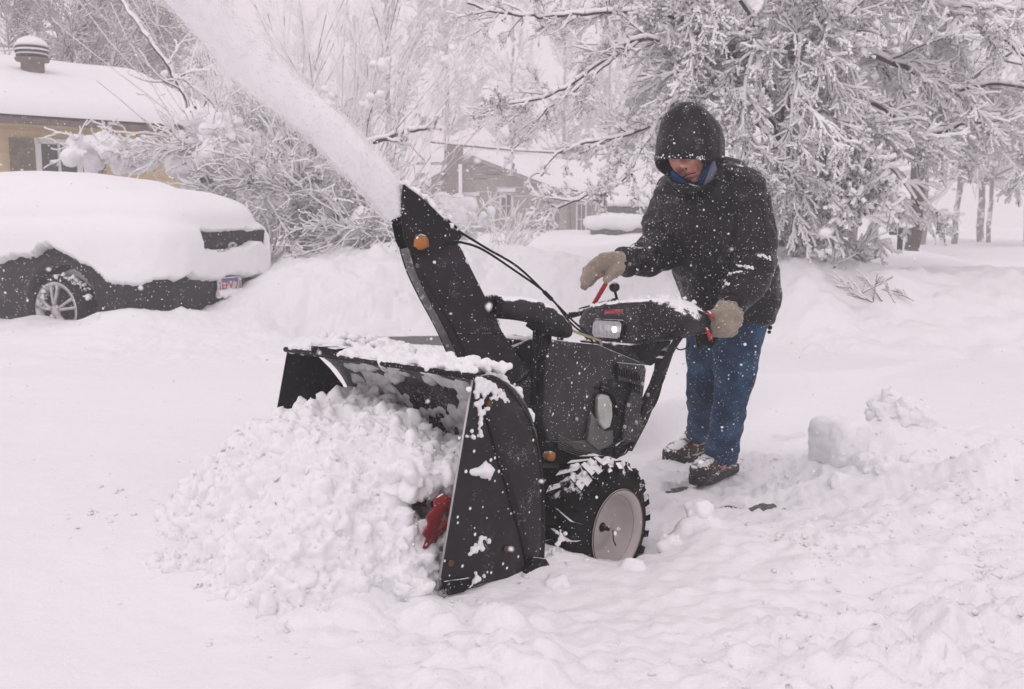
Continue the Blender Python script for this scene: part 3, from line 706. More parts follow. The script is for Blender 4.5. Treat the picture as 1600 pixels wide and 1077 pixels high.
# ---- wheels
def wheel(n, lab=False):
    s = 1 if n > 0 else -1; c = Vector((.0, n, .152)); ax = (0, s, 0)
    R_ = .196; m = MB(); WD = .150
    m.lathe(c, ax, [(-.010, .104), (.0, .116), (.004, .136), (-.006, .166), (-.022, .187), (-.05, R_), (-.10, R_), (-.128, .180), (-.146, .160), (-.150, .125), (-.15, .10)], 48)
    K = 22
    for i in range(K):           # chevron lugs
        for hand in (0, 1):
            t = (i+.5*hand)*2*math.pi/K; V = []
            a0, a1 = (-.018, -.078) if hand == 0 else (-.132, -.072)
            dt = .055; sk = .14
            for rr in (R_-.012, R_+.015):
                for (aa, tt) in ((a0, t-dt), (a0, t+dt), (a1, t+sk+dt*.8), (a1, t+sk-dt*.8)):
                    r2 = rr-(.006 if aa in (-.018, -.132) else 0)
                    V.append(c+Vector((math.cos(tt)*r2, s*aa, math.sin(tt)*r2)))
            m.add(V, [(3, 2, 1, 0), (4, 5, 6, 7), (0, 1, 5, 4), (1, 2, 6, 5), (2, 3, 7, 6), (3, 0, 4, 7)])
            # shoulder block
            V = []
            b0, b1 = (-.022, -.002) if hand == 0 else (-.128, -.148)
            for (aa, rr) in ((b0, R_-.02), (b0, R_+.008), (b1, R_-.012), (b1, R_-.034)):
                for tt in (t-dt, t+dt): V.append(c+Vector((math.cos(tt)*rr, s*aa, math.sin(tt)*rr)))
            m.add(V, [(0, 1, 3, 2), (2, 3, 5, 4), (4, 5, 7, 6), (6, 7, 1, 0), (0, 2, 4, 6), (1, 7, 5, 3)])
    wh = empty('wheel', (0, 0, 0)); wh.parent = blower
    ty = m.build('tyre', M_rubber, wh); smooth_shade(ty, 30)
    m = MB(); m.lathe(c, ax, [(.006, .121), (.009, .126), (.012, .123), (.008, .116), (-.004, .106), (-.012, .104), (-.030, .098), (-.050, .088), (-.058, .074), (-.058, .060), (-.050, .052), (-.050, .0)], 48)
    o = m.build('rim', M_rim, wh, True)
    m = MB(); m.lathe(c, ax, [(.0100, .1245), (.0128, .1250), (.0118, .1215)], 48); m.build('rust_ring', M_rust, wh, True)
    m = MB(); m.lathe(c, ax, [(-.055, .016), (-.046, .014), (-.044, .008), (-.025, .007), (-.023, 0)], 12); m.tube([c+Vector((0, s*-.01, 0)), c+Vector((.0, s*-.008, -.03)), c+Vector((-.01, s*-.006, -.05))], .002, 5); m.build('hub', M_dark, wh, True)
    m = MB(); m.tube([c+Vector((.05, s*-.055, .07)), c+Vector((.05, s*-.03, .075))], .005, 6); m.build('valve', M_dark, wh, True)
    return wh
wheel(.36); wheel(-.36)
# snow on the near tyre
pts = []; rr = []
for i in range(46):
    t = math.radians(RNG.uniform(60, 125)); n_ = RNG.uniform(.235, .335); r_ = .190; pts.append((math.cos(t)*r_, n_, .16+math.sin(t)*r_)); rr.append(RNG.uniform(.006, .014))
clump('snow_cap', pts, rr, .004, .004, 60, M_snowclump, blower, 3, 73)

# ---- dashboard console
FC = -.47
con = empty('control_console', (0, 0, 0)); con.parent = blower
topo = [(903, 500), (912, 483), (930, 474), (985, 467), (1025, 466), (1050, 474), (1068, 488), (1079, 502)]
boto = [(1079, 512), (1070, 522), (1048, 531), (990, 540), (945, 541), (915, 532), (904, 518)]
fr = [SF(x, y, FC) for x, y in topo+boto]
cen = sum(fr, Vector())/len(fr)
def scl(f_, k_, dz=0): return [Vector((f_, cen.y+(p.y-cen.y)*k_, cen.z+(p.z-cen.z)*k_+dz)) for p in fr]
m = MB(); rings = [scl(FC+.022, .84), scl(FC+.012, .93), scl(FC, .98), scl(FC-.05, 1.0), scl(FC-.13, .98, -.004), scl(FC-.16, .90, -.008)]
V = [v for r_ in rings for v in r_]; k = len(fr)
F = [tuple(range(k-1, -1, -1)), tuple((len(rings)-1)*k+q for q in range(k))]+[(i*k+q, i*k+(q+1) % k, (i+1)*k+(q+1) % k, (i+1)*k+q) for i in range(len(rings)-1) for q in range(k)]
m.add(V, F); o = m.build('console_shell', M_blackp, con, bevel=.003); smooth_shade(o, 50)
pts = [SF(x, y, FC-.05) for x, y in ((1000, 470), (1035, 464), (1062, 478), (1068, 490), (1000, 484))]
m = MB(); m.prism(pts, (-.07, 0, 0)); o = m.build('console_hump', M_blackp, con, bevel=.008); smooth_shade(o, 60)
m = MB(); hl = [(927, 504), (932, 498), (974, 500), (979, 505), (975, 528), (970, 531), (930, 528), (926, 522)]
q = [SF(x, y, FC+.020) for x, y in hl]; m.prism(q, (.012, 0, 0)); head = m.build('headlight', M_dark, con, bevel=.003)
c = sum(q, Vector())/len(q)
m = MB(); q2 = [c+(p-c)*.87+Vector((.0145, 0, 0)) for p in q]; m.prism(q2, (-.003, 0, 0))
M_lens, _t, _b = _new('headlight_lens')
_v = N_(_t, 'ShaderNodeTexCoord').outputs['Object']
_wv = N_(_t, 'ShaderNodeTexWave'); _wv.bands_direction = 'Y'; _wv.inputs['Scale'].default_value = 55; _wv.inputs['Distortion'].default_value = 3; _t.links.new(_v, _wv.inputs['Vector'])
_t.links.new(mix_(_t, _wv.outputs['Fac'], (.30, .30, .34, 1), (.80, .79, .80, 1)), _b.inputs['Base Color']); _b.inputs['Roughness'].default_value = .12; _b.inputs['Metallic'].default_value = .7; bump_(_t, _b, _wv.outputs['Fac'], .8, .01)
m.build('lens', M_lens, head)
M_bulb = plain('lit_bulb', (.9, .9, .85), .3, 0, ((1, .96, .85), 2.2))
m = MB(); bc = SF(960, 515, FC+.0345); m.ball(bc, .0105, 14, 0, (.25, 1, 1.1)); m.build('bulb', M_bulb, head, True)
# red badge with pale lettering, half hidden by snow
bq = [SF(x, y, FC+.019) for x, y in ((946, 483), (975, 483), (974, 491), (945, 490))]
m = MB(); m.prism(bq, (.003, 0, 0)); M_badge = dusty('red_badge', (.60, .05, .07), .5, 0, .75, .0, 240, col2=(.75, .30, .32)); bd = m.build('badge', M_badge, con)
# snow on the console
pts = []; rr = []
for i in range(120):
    u = RNG.random()*6; j = int(u); f_ = u-j
    x = topo[j][0]*(1-f_)+topo[j+1][0]*f_; y = topo[j][1]*(1-f_)+topo[j+1][1]*f_
    fo = FC-RNG.uniform(-.012, .14); p = SF(x, y, FC); p = Vector((fo, p.y, p.z)); p.y = cen.y+(p.y-cen.y)*.95; pts.append(p[:]); rr.append(RNG.uniform(.003, .009))
clump('snow_cap', pts, rr, .0035, .003, 80, M_snowclump, con, 3, 74)
pts = []; rr = []
for i in range(50):
    x = RNG.uniform(1030, 1066); y = 476+(x-1030)*.42+RNG.uniform(0, 6); p = SF(x, y, FC-.04); pts.append(p[:]); rr.append(RNG.uniform(.004, .009))
clump('snow_cap', pts, rr, .0035, .003, 80, M_snowclump, con, 3, 75)
# levers
def dirpx(a, b, Y0, Y1): return L(P(*a, Y0)), L(P(*b, Y1))
a_, b_ = dirpx((925, 480), (948, 441), 3.62, 3.60); m = MB(); d = (b_-a_)
rv = [a_+d*t for t in (0, .3, .7, .93, 1.0)]; m.tube(rv, [.013, .0135, .0145, .013, .006], 12, flat=.6); m.build('red_chute_lever', M_red, con, True)
a0 = L(P(905, 512, 3.6)); m = MB(); m.tube([a0, a_], .006, 6); m.build('lever_stem', M_dark, con, True)
a_, b_ = dirpx((966, 475), (961, 456), 3.62, 3.62); m = MB(); m.tube([a_, b_], .005, 8); kb = m.build('speed_lever', M_dark, con, True)
m = MB(); m.ball(L(P(960, 449, 3.62)), .020, 16, 0, (1, 1, .92)); m.build('ball_knob', M_blackp, kb, True)
# handle bars: from engine up to console and back to the grips
def hbar(n, nm):
    m = MB(); pts = [(-.30, n*.75, .33), (-.38, n*.8, .47), (-.46, n*.9, .62), (-.52, n, .70), (-.60, n*1.02, .715), (-.80, n*1.05, .735)]
    m.tube(catmull(pts, 5), .0125, 10); return m.build(nm, M_black, blower, True)
hbar(.26, 'handlebar'); hbar(-.26, 'handlebar')
m = MB(); st = [(1003, 640), (1022, 600), (1040, 548), (1052, 540), (1054, 548), (1040, 590), (1012, 660), (988, 706), (984, 700)]
m.prism([S(x, y, .20) for x, y in st], (0, -.02, 0)); m.build('handle_bracket', M_black, blower, bevel=.002)
m = MB(); m.prism([S(x, y, .21) for x, y in ((1035, 560), (1046, 555), (1050, 560), (1042, 582), (1033, 580))], (0, -.03, 0)); m.build('junction_box', M_black, blower, bevel=.003)
m = MB(); m.prism([S(x, y, .12) for x, y in ((985, 540), (1050, 532), (1040, 556), (1018, 572), (1005, 566))], (0, -.22, 0)); m.build('console_bracket', M_dark, blower, bevel=.004)
m = MB(); m.tube(catmull([S(x, y, .21) for x, y in ((1035, 572), (1034, 600), (1022, 635), (1000, 655))], 6), .0028, 6); m.build('cable', M_dark, blower, True)
m = MB(); m.tube(catmull([S(x, y, .2) for x, y in ((985, 695), (978, 708), (968, 713))], 6), .003, 6); m.build('cable', M_dark, blower, True)
m = MB(); m.tube(catmull([L(P(x, y, 3.36)) for x, y in ((1050, 535), (1060, 546), (1072, 544), (1078, 535))], 6), .0025, 6); m.build('cable', M_dark, blower, True)
for sgn in (1, -1):
    g = empty('grip', (0, 0, 0)); g.parent = blower; n = .275*sgn
    m = MB(); m.tube([(-.64, n, .718), (-.70, n, .724), (-.86, n, .742)], [.017, .018, .0175], 12); m.build('rubber_grip', M_dark, g, True)
    m = MB()
    if sgn > 0:
        yy = 3.40
        cp = [(1074, 497), (1082, 484), (1096, 487), (1113, 494), (1112, 510), (1106, 520), (1092, 524), (1078, 520)]
        yy = 3.34; m.prism([L(P(x, y, yy)) for x, y in cp], L(Vector((0, .07, 0)))-L(Vector())); o = m.build('switch_housing', M_blackp, g, bevel=.005); smooth_shade(o, 60)
        m = MB(); m.lathe(L(P(1090, 507, yy-.004)), L(Vector((0, -1, 0)))-L(Vector()), [(0, .006), (.003, .006), (.004, 0)], 8); m.build('brass_bolt', M_brass, g, True)
        m = MB(); m.tube([L(P(1101, 509, 3.33)), L(P(1107, 520, 3.32)), L(P(1111, 531, 3.32))], [.006, .009, .009], 8, flat=.6); m.build('red_drive_lever', M_red, g, True)
        m = MB(); m.tube([L(P(1106, 487, 3.33)), L(P(1115, 496, 3.30))], .007, 8, flat=.6); m.build('red_button', M_red, g, True)
        m = MB(); m.prism([L(P(x, y, 3.45)) for x, y in ((1085, 522), (1112, 520), (1122, 528), (1112, 545), (1100, 538), (1090, 546))], L(Vector((0, .02, 0)))-L(Vector())); m.build('lever_plate', M_dark, g, bevel=.003)
# snow on bucket top edge and housing
pts = []; rr = []
for i in range(520):
    n_ = RNG.uniform(-.37, .378); f_ = RNG.uniform(ft-.13, ft-.0)
    h_ = .012+.022*max(0, float(fbm(n_*5, f_*6, 0, 3, 90)))+.02*math.exp(-((n_+.05)/.12)**2)*(f_ < ft-.05)
    if -.27 < n_ < -.13 and f_ > ft-.045: continue
    pts.append((f_, n_, zt+.004+RNG.uniform(0, h_))); rr.append(RNG.uniform(.008, .017))
clump('snow_cap', pts, rr, .005, .007, 45, M_snowclump, blower, 4, 76)
pts = []; rr = []
for i in range(160):      # crust on the near plate's upper shoulder
    u = RNG.random(); x = 745+u*50; y = 592+u*u*32+abs(RNG.normal(0, 14))*(1-.6*u); p = S(x, y, .383); pts.append(p[:]); rr.append(RNG.uniform(.002, .008)*(1.2-.5*u))
clump('snow_crust', pts, rr, .0028, .002, 110, M_snowclump, blower, 3, 77)
pts = []; rr = []
for (cx_, cy_, sx_, sy_, nn) in ((752, 640, 5, 16, 26), (740, 862, 4, 3, 5), (748, 852, 5, 4, 5), (757, 842, 4, 3, 5), (735, 680, 7, 4, 8), (875, 840, 6, 10, 16), (862, 862, 9, 6, 14), (738, 905, 10, 6, 12), (722, 915, 5, 5, 5)):
    for i in range(nn):
        p = S(RNG.normal(cx_, sx_), RNG.normal(cy_, sy_), .383 if cx_ < 850 else .362); pts.append(p[:]); rr.append(RNG.uniform(.003, .008))
clump('snow_crust', pts, rr, .0028, .002, 110, M_snowclump, blower, 3, 78)
# snow caked inside the bucket's back
pts = []; rr = []
for i in range(260):
    n_ = RNG.uniform(-.30, .36); a_ = math.radians(RNG.uniform(120, 175))
    if fbm(n_*4, a_*2.5, 0, 3, 95) < -.05: continue
    pts.append((.585+.226*math.cos(a_), n_, .415+.275*math.sin(a_))); rr.append(RNG.uniform(.016, .030))
clump('packed_snow', pts, rr, .005, .006, 50, M_snowclump, blower, 3, 79)

# ---------------------------------------------------------------- snow heap in front of and inside the bucket
pts = []; rr = []
PA = PLN(683, 788, BO+BN*.26, BN); PD = (PA-CO).normalized(); PR = .076
def heap_h(f, n):       # target height of the heap
    s = math.exp(-max(0, abs(n+.12)-.22)**2/.05)
    inside = .535+.045*math.exp(-((n+.20)/.10)**2)-.055*math.exp(-((n+.36)/.05)**2)-.05*max(0, n-.02)/.3
    f0 = .76-.06*sst(.10, .30, n)
    if f < f0 and n > -.37: return inside
    return .17+(inside-.17)*math.exp(-((f-f0)/.23)**2)*s
for i in range(5200):
    f_ = RNG.uniform(.44, 1.12); n_ = RNG.uniform(-.50, .34)
    if f_ < .74 and (n_ < -.35 or n_ > .345): continue
    h_ = heap_h(f_, n_)
    if f_ >= .80: h_ *= .55+.45*math.exp(-max(0, n_-.1)**2/.04); h_ = max(h_, .10)
    h_ += .045*float(fbm(f_*5, n_*5, 0, 3, 101))
    r_ = .013+.036*RNG.random()**2.0
    z_ = h_-r_-abs(RNG.normal(0, .014)) if RNG.random() < .75 else RNG.uniform(.03, max(.04, h_-r_))
    w_ = WL(f_, n_, z_)
    if (w_-PA).length < PR and abs(((w_-PA)-PD*((w_-PA).dot(PD))).length) < PR: continue
    if 0 < (w_-PA).dot(-PD) < .6 and ((w_-PA)-PD*((w_-PA).dot(PD))).length < PR*.85: continue
    pts.append(w_[:]); rr.append(r_)
for i in range(500):          # filler core
    f_ = RNG.uniform(.5, .95); n_ = RNG.uniform(-.31, .12); h_ = heap_h(f_, n_); w_ = WL(f_, n_, RNG.uniform(.0, max(.02, h_-.115))); pts.append(w_[:]); rr.append(.08)
heap = clump('snow_heap', pts, rr, .0062, .022, 20, M_snowclump, None, 6, 102, smooth=3, billow=True)
tag(heap, 'heap of freshly churned snow piled in and before the blower bucket', 'snow heap')

_n = len(heap.data.vertices); _i = RNG.integers(0, _n, 2600); _c = []; _r = []
for i in _i:
    v = heap.data.vertices[int(i)]
    if v.normal.z > .1: _c.append((v.co+v.normal*.001)[:]); _r.append(.0016+.006*RNG.random()**3)
cv, cf = spheres(_c, _r, ICO1, .3); mk('snow_crust', cv, cf, M_snowclump, heap)
# ================================================================ THROWN SNOW JET
def jet(name, grow, mat, amp, kk=1):
    ctr = [(622, 338, 2.78, 19), (603, 302, 2.77, 25), (575, 266, 2.75, 27), (545, 236, 2.73, 28), (500, 190, 2.70, 28), (436, 141, 2.66, 29), (385, 98, 2.63, 30), (343, 52, 2.60, 30), (300, 0, 2.56, 30), (252, -62, 2.52, 32), (205, -125, 2.48, 34)]
    P3 = catmull([P(x, y, Y) for x, y, Y, r in ctr], 10*kk); R = catmull([Vector((r, 0, 0)) for *_, r in ctr], 10*kk)
    V = []; n = 56
    for i, p in enumerate(P3):
        d = (P3[min(i+1, len(P3)-1)]-P3[max(i-1, 0)]).normalized(); u = Vector((0, -1, 0)); u = (u-d*u.dot(d)).normalized(); v = d.cross(u)
        r = R[i].x/FPX*2.68*grow
        for q in range(n):
            t = 2*math.pi*q/n; c = u*math.cos(t)*.85+v*math.sin(t); s_ = i*.045
            q3 = p+c*r; f_ = amp*float(0)
            V.append((q3, c, i, t))
    A = np.array([v[0][:] for v in V]); Cn = np.array([v[1][:] for v in V]); I = np.array([v[2] for v in V]); 
    ax = (P3[-1]-P3[0]).normalized(); al = A @ np.array(ax[:])
    ra = np.linalg.norm(Cn, axis=1)
    nn = fbm(A[:, 0]*7-al*3.0*ax.x, A[:, 1]*7-al*3.0*ax.y, A[:, 2]*7-al*3.0*ax.z, 4, 5)*.5+.18*fbm(A[:, 0]*30, A[:, 1]*30, A[:, 2]*30, 3, 15)
    A = A+Cn*(nn*amp)[:, None]*(.4+I/I.max())[:, None]
    k = len(P3); F = [(i*n+q, (i+1)*n+q, (i+1)*n+(q+1) % n, i*n+(q+1) % n) for i in range(k-1) for q in range(n)]
    F += [tuple(range(n)), tuple((k-1)*n+q for q in range(n-1, -1, -1))]
    return V, A, F
V_, A_, F_ = jet('jet', 1.0, None, .010)
M_jet = snow_mat('airborne_snow', .7, .15, .3)
jet_o = mk('thrown_snow', A_, F_, M_jet); tag(jet_o, 'dense white jet of snow arcing from the chute up to the left', 'snow jet', kind='stuff')
V2_, A2_, F2_ = jet('mist', 1.22, None, .030)
M_mist = bpy.data.materials.new('powder_mist'); M_mist.use_nodes = True; _t = M_mist.node_tree; _t.nodes.clear()
_v = _t.nodes.new('ShaderNodeVolumePrincipled'); _v.inputs['Color'].default_value = (1, .99, .995, 1); _v.inputs['Density'].default_value = 13
_o = _t.nodes.new('ShaderNodeOutputMaterial'); _t.links.new(_v.outputs[0], _o.inputs['Volume'])
ms = mk('powder_mist', A2_, [tuple(reversed(f)) for f in F2_], M_mist, jet_o); ms['kind'] = 'stuff'
# loose grains along the jet's edge
CP = np.array([v[0][:] for v in V_]); CC = np.array([v[1][:] for v in V_])
sel = RNG.integers(0, len(CP), 5000)
off = np.abs(RNG.normal(0, .010, len(sel)))
C_ = CP[sel]+CC[sel]*off[:, None]*(.5+1.2*np.array([V_[i][2] for i in sel])/90)[:, None]+RNG.normal(0, .004, (len(sel), 3))
gV, gF = spheres(C_, RNG.uniform(.0009, .0026, len(sel)), ICO1)
gr = mk('snow_spray', gV, gF, M_snow, None); tag(gr, 'fine snow grains scattering off the edge of the thrown jet', 'snow spray', kind='stuff')
# ================================================================ FALLING SNOW
nfl = 19000
C_ = np.stack([RNG.uniform(-4.2, 4.2, nfl), .55+RNG.random(nfl)**.8*8.5, RNG.uniform(-.0, 3.6, nfl)], 1)
keep = (C_[:, 2] > .3)
C_ = C_[keep]; nb = 70; Cb = np.stack([RNG.uniform(-.6, .6, nb), RNG.uniform(.55, 1.4, nb), RNG.uniform(.5, 1.45, nb)], 1); C_ = np.vstack([C_, Cb])
R_ = .0008+.0030*RNG.random(len(C_))**2.2; R_[-nb:] = RNG.uniform(.0016, .0032, nb)
st = RNG.uniform(.7, 1.5, len(C_))
fV, fF = spheres(C_, np.stack([R_*st, R_, R_*RNG.uniform(.7, 1.2, len(C_))], 1), ICO1, .12)
fl = mk('falling_snow', fV, fF, M_snow); tag(fl, 'snowflakes falling through the air all over the scene', 'snowflakes', kind='stuff')
# ================================================================ PERSON
def cap_pts(pts, n=7):           # [(Vector, r)] -> dense spheres along the chain
    C = []; R = []
    for (a, ra), (b, rb) in zip(pts[:-1], pts[1:]):
        for q in range(n):
            t = q/n; C.append((a.lerp(b, t))[:]); R.append(ra*(1-t)+rb*t)
    C.append(pts[-1][0][:]); R.append(pts[-1][1]); return C, R
def px_r(px, Y): return px/FPX*Y
# torso loft helper: rows of (cx, cy, Y, half width px, half depth m)
def torso(rows, n=32, e=.85, ang=.35):
    secs = []
    for cx, cy, Y, hw, hd in rows:
        c = P(cx, cy, Y); a = hw/FPX*Y
        secs.append((c, Vector((a, 0, 0)), Vector((0, hd, 0))))
    m = MB(); m.loft(secs, n, e=e); return m
def fold_noise(co, amp, f1=7, seed=0):
    a = fbm(co[:, 0]*f1, co[:, 1]*f1, co[:, 2]*f1*1.6, 4, seed)
    r = 1-np.abs(fbm(co[:, 0]*f1*.9+3, co[:, 1]*f1*.9, co[:, 2]*f1*1.3, 3, seed+9))*2
    return amp*(a*.6+r*.6)
def garment(name, parts, voxel, amp, mat, parent, f1=7, seed=0, smooth=6, post=None):
    V = []; F = []
    for v, f in parts:
        b = len(V); V += [tuple(x) for x in v]; F += [[i+b for i in q] for q in f]
    co, no, Fq = remesh(V, F, voxel, smooth)
    d = fold_noise(co, amp, f1, seed)
    if post is not None: d = d+post(co)
    co = co+no*d[:, None]
    return mk(name, co, Fq, mat, parent)
# ---- skeleton points (world)
HC = P(1079, 238, 3.70)                       # head centre
hf = Vector((-.50, -.66, -.56)).normalized(); hr = Vector((0, 0, 1)).cross(hf).normalized()*-1; hu = hr.cross(hf).normalized()
if hu.z < 0: hu = -hu
hr = hf.cross(hu).normalized()
def HP(x, y, z): return HC+hr*x+hf*y+hu*z
shR, shL = P(1048, 302, 3.86), P(1163, 302, 3.64)
elR, elL = P(1040, 396, 3.74), P(1186, 412, 3.55)
wrR, wrL = P(978, 411, 3.60), P(1143, 478, 3.42)
hipR, hipL = P(1108, 505, 3.90), P(1158, 505, 3.77)
knR, knL = P(1096, 612, 3.96), P(1146, 612, 3.76)
anR, anL = P(1096, 686, 4.30), P(1127, 722, 3.90)
# ---- body: one continuous mesh (head, neck, trunk, limbs)
C = []; R = []
for ch in ([(P(1098, 268, 3.74), .055), (P(1100, 300, 3.76), .07)], [(shR, .045), (elR, .034), (wrR, .026)], [(shL, .045), (elL, .034), (wrL, .026)],
           [(hipR, .07), (knR, .034), (anR, .028)], [(hipL, .07), (knL, .034), (anL, .028)],
           [(P(1104, 308, 3.76), .10), (P(1115, 370, 3.77), .115), (P(1135, 440, 3.80), .12), (P(1135, 500, 3.83), .12)], [(shR, .045), (shL, .045)],
           [(anR, .026), (P(1085, 692, 4.28), .02)], [(anL, .026), (P(1122, 736, 3.90), .02)],
           [(wrR, .028), (P(935, 424, 3.56), .024)], [(wrL, .028), (P(1126, 502, 3.40), .026)]):
    c, r = cap_pts(ch); C += c; R += r
V, F = spheres(C, R)
co, no, Fq = remesh(V, F, .012, 3)
# head: sculpted sphere joined to the neck in the same mesh
nu, nv = 96, 80; HV = []
FC0 = P(1078, 242, 3.70); _a, _e, _r = -2.05, -.14, .34
ff3 = Vector((math.cos(_a)*math.cos(_e), math.sin(_a)*math.cos(_e), math.sin(_e))); _r0 = ff3.cross(Vector((0, 0, 1))).normalized(); _u0 = _r0.cross(ff3).normalized()
fr3 = _r0*math.cos(_r)-_u0*math.sin(_r); fu3 = _u0*math.cos(_r)+_r0*math.sin(_r)
def FP(x, y, z): return FC0+fr3*x+ff3*y+fu3*z
for i in range(nv+1):
    ph = math.pi*i/nv
    for q in range(nu):
        t = 2*math.pi*q/nu
        HV.append((math.sin(ph)*math.sin(t), math.sin(ph)*math.cos(t), math.cos(ph)))
HV = np.array(HV)
x, y, z = HV[:, 0]*.076, HV[:, 1]*.096, HV[:, 2]*.118
low = np.clip(-z/.118, 0, 1)
x = x*(1-.30*low**1.6); y = np.where(y < 0, y*(1-.25*low), y*(1-.06*low))
fr_ = sst(.02, .07, y)
def g3(cx, cz, sx, sz): return np.exp(-((x-cx)/sx)**2-((z-cz)/sz)**2)*fr_
y = y+.034*g3(0, -.030, .013, .019)+.014*g3(0, -.008, .010, .026)+.009*(g3(.012, -.034, .008, .008)+g3(-.012, -.034, .008, .008))
y = y-.014*(g3(.032, .012, .016, .011)+g3(-.032, .012, .016, .011))+.008*(g3(.03, .034, .024, .009)+g3(-.03, .034, .024, .009))
y = y+.007*(g3(.038, -.026, .02, .018)+g3(-.038, -.026, .02, .018))
y = y-.014*(g3(.036, -.056, .008, .018)+g3(-.036, -.056, .008, .018))-.009*(g3(.022, -.045, .005, .014)+g3(-.022, -.045, .005, .014))
y = y+.008*g3(0, -.060, .022, .006)+.009*g3(0, -.074, .020, .007)-.016*g3(0, -.0665, .026, .0032)-.006*g3(0, -.086, .018, .005)+.013*g3(0, -.102, .018, .012)
nzz = fbm(x*60, y*60, z*60, 3, 3)
y = y+.0012*nzz*fr_
hv = np.array(FC0[:])[None]+x[:, None]*np.array(fr3[:])+y[:, None]*np.array(ff3[:])+z[:, None]*np.array(fu3[:])
hF = [[i*nu+q, i*nu+(q+1) % nu, (i+1)*nu+(q+1) % nu, (i+1)*nu+q] for i in range(nv) for q in range(nu)]
b0 = len(co); Fq = [list(map(int, f)) for f in Fq]+[[a+b0 for a in f] for f in hF]
person = mk('person', np.vstack([co, hv]), np.array(Fq), M_skin)
tag(person, 'person in hooded black jacket, blue jeans and wool mittens holding the snow blower handle', 'person')
for s in (-1, 1): m = MB(); m.ball(FP(s*.032, .070, .011), .0125, 14, 0); m.build('eyelid', M_skin, person, True)
for s in (-1, 1):
    m = MB()
    for q in range(5):
        m.tube([FP(s*(.016+q*.008), .094-q*.003, .033+.002*math.sin(q)), FP(s*(.022+q*.008), .092-q*.0035, .037)], .0035, 6)
    m.build('eyebrow', M_grey, person, True)
M_mouthshade = plain('mouth_shadow', (.10, .02, .018), .7)  # dark tone painted in for shade between the lips and in the nostrils
m = MB(); m.tube(catmull([FP(-.024, .082, -.070), FP(-.012, .093, -.0675), FP(0, .097, -.0665), FP(.012, .093, -.0675), FP(.024, .082, -.070)], 4), .0019, 6)
for s in (-1, 1): m.ball(FP(s*.0075, .118, -.046), .0042, 8)
m.build('mouth', M_mouthshade, person, True)
# ---- jacket
tor = torso([(1102, 262, 3.745, 30, .07), (1104, 276, 3.75, 62, .11), (1108, 300, 3.76, 84, .15), (1112, 350, 3.76, 84, .17), (1128, 400, 3.77, 80, .175), (1139, 440, 3.79, 79, .175), (1144, 475, 3.80, 74, .17), (1146, 492, 3.81, 63, .16), (1148, 499, 3.81, 58, .15)])
C = []; R = []
for ch in ([(P(1058, 300, 3.85), .085), (P(1040, 345, 3.82), .082), (P(1036, 385, 3.76), .080), (P(1012, 401, 3.68), .062), (P(990, 406, 3.63), .050), (P(972, 411, 3.60), .046)],
           [(P(1158, 298, 3.68), .092), (P(1176, 350, 3.63), .088), (P(1184, 405, 3.57), .080), (P(1172, 440, 3.49), .068), (P(1150, 466, 3.43), .054), (P(1142, 474, 3.42), .050)],
           [(P(1058, 296, 3.84), .075), (P(1158, 292, 3.68), .08)],
           [(P(1116, 272, 3.80), .075), (P(1140, 285, 3.76), .085)]):
    c, r = cap_pts(ch, 8); C += c; R += r
sv, sf = spheres(C, R)
def jk(co):
    # sleeve creases, zip placket line, back seam, shoulder yoke
    d = np.zeros(len(co))
    for (A, B, k, amp) in ((np.array(P(1040, 345, 3.8)[:]), np.array(P(978, 410, 3.6)[:]), 95, .0045), (np.array(P(1176, 330, 3.63)[:]), np.array(P(1146, 472, 3.42)[:]), 62, .0035)):
        ab = B-A; t = ((co-A) @ ab)/(ab @ ab); q = co-(A+np.clip(t, 0, 1)[:, None]*ab); r = np.linalg.norm(q, axis=1)
        d += amp*np.sin(t*np.linalg.norm(ab)*k+4*fbm(co[:, 0]*9, co[:, 1]*9, co[:, 2]*9, 2, 33))*sst(.13, .09, r)*sst(-.1, .2, t)
    # side-armhole seam
    for pl in ([(1150, 262, 3.6), (1136, 330, 3.52), (1132, 400, 3.5), (1134, 470, 3.55)], [(1066, 300, 3.6), (1070, 360, 3.6), (1078, 420, 3.6), (1084, 474, 3.6)]):
        pp = catmull([P(*a) for a in pl], 10); pp = np.array([v[:] for v in pp])
        dd = np.min(np.linalg.norm((co[:, None, [0, 2]]-pp[None][:, :, [0, 2]]), axis=2), 1)
        d -= .0055*np.exp(-(dd/.006)**2)*(co[:, 1] < 3.80)
    hem = (co[:, 2] > .70)
    return d*hem
jacket = garment('jacket', [(tor.V, tor.F), (sv, sf)], .0085, .0145, M_jacket, person, 6.5, 5, 6, jk)
# raised sleeve cuffs, hem cord and toggles
m = MB(); c = P(974, 410, 3.602); d = (P(974, 410, 3.602)-P(1000, 404, 3.65)).normalized()
m.lathe(c, d, [(-.022, .048), (-.02, .052), (.0, .051), (.006, .047), (.006, .030)], 24); m.build('cuff', M_jacket, jacket, True)
m = MB(); c = P(1144, 473, 3.42); d = (P(1141, 478, 3.41)-P(1160, 455, 3.46)).normalized()
m.lathe(c, d, [(-.022, .052), (-.018, .056), (.0, .054), (.006, .050), (.006, .030)], 24); m.build('cuff', M_jacket, jacket, True)
m = MB(); a_ = P(1204, 494, 3.80)
m.tube([a_+Vector((0, 0, .01)), P(1204, 508, 3.80)], .0028, 6); m.tube([a_+Vector((-.008, 0, .01)), P(1202, 508, 3.80)], .0022, 6); m.ball(P(1203, 512, 3.80), .0095, 10); m.ball(P(1202, 519, 3.80), .0075, 10)
m.build('drawcord', M_dark, jacket, True)
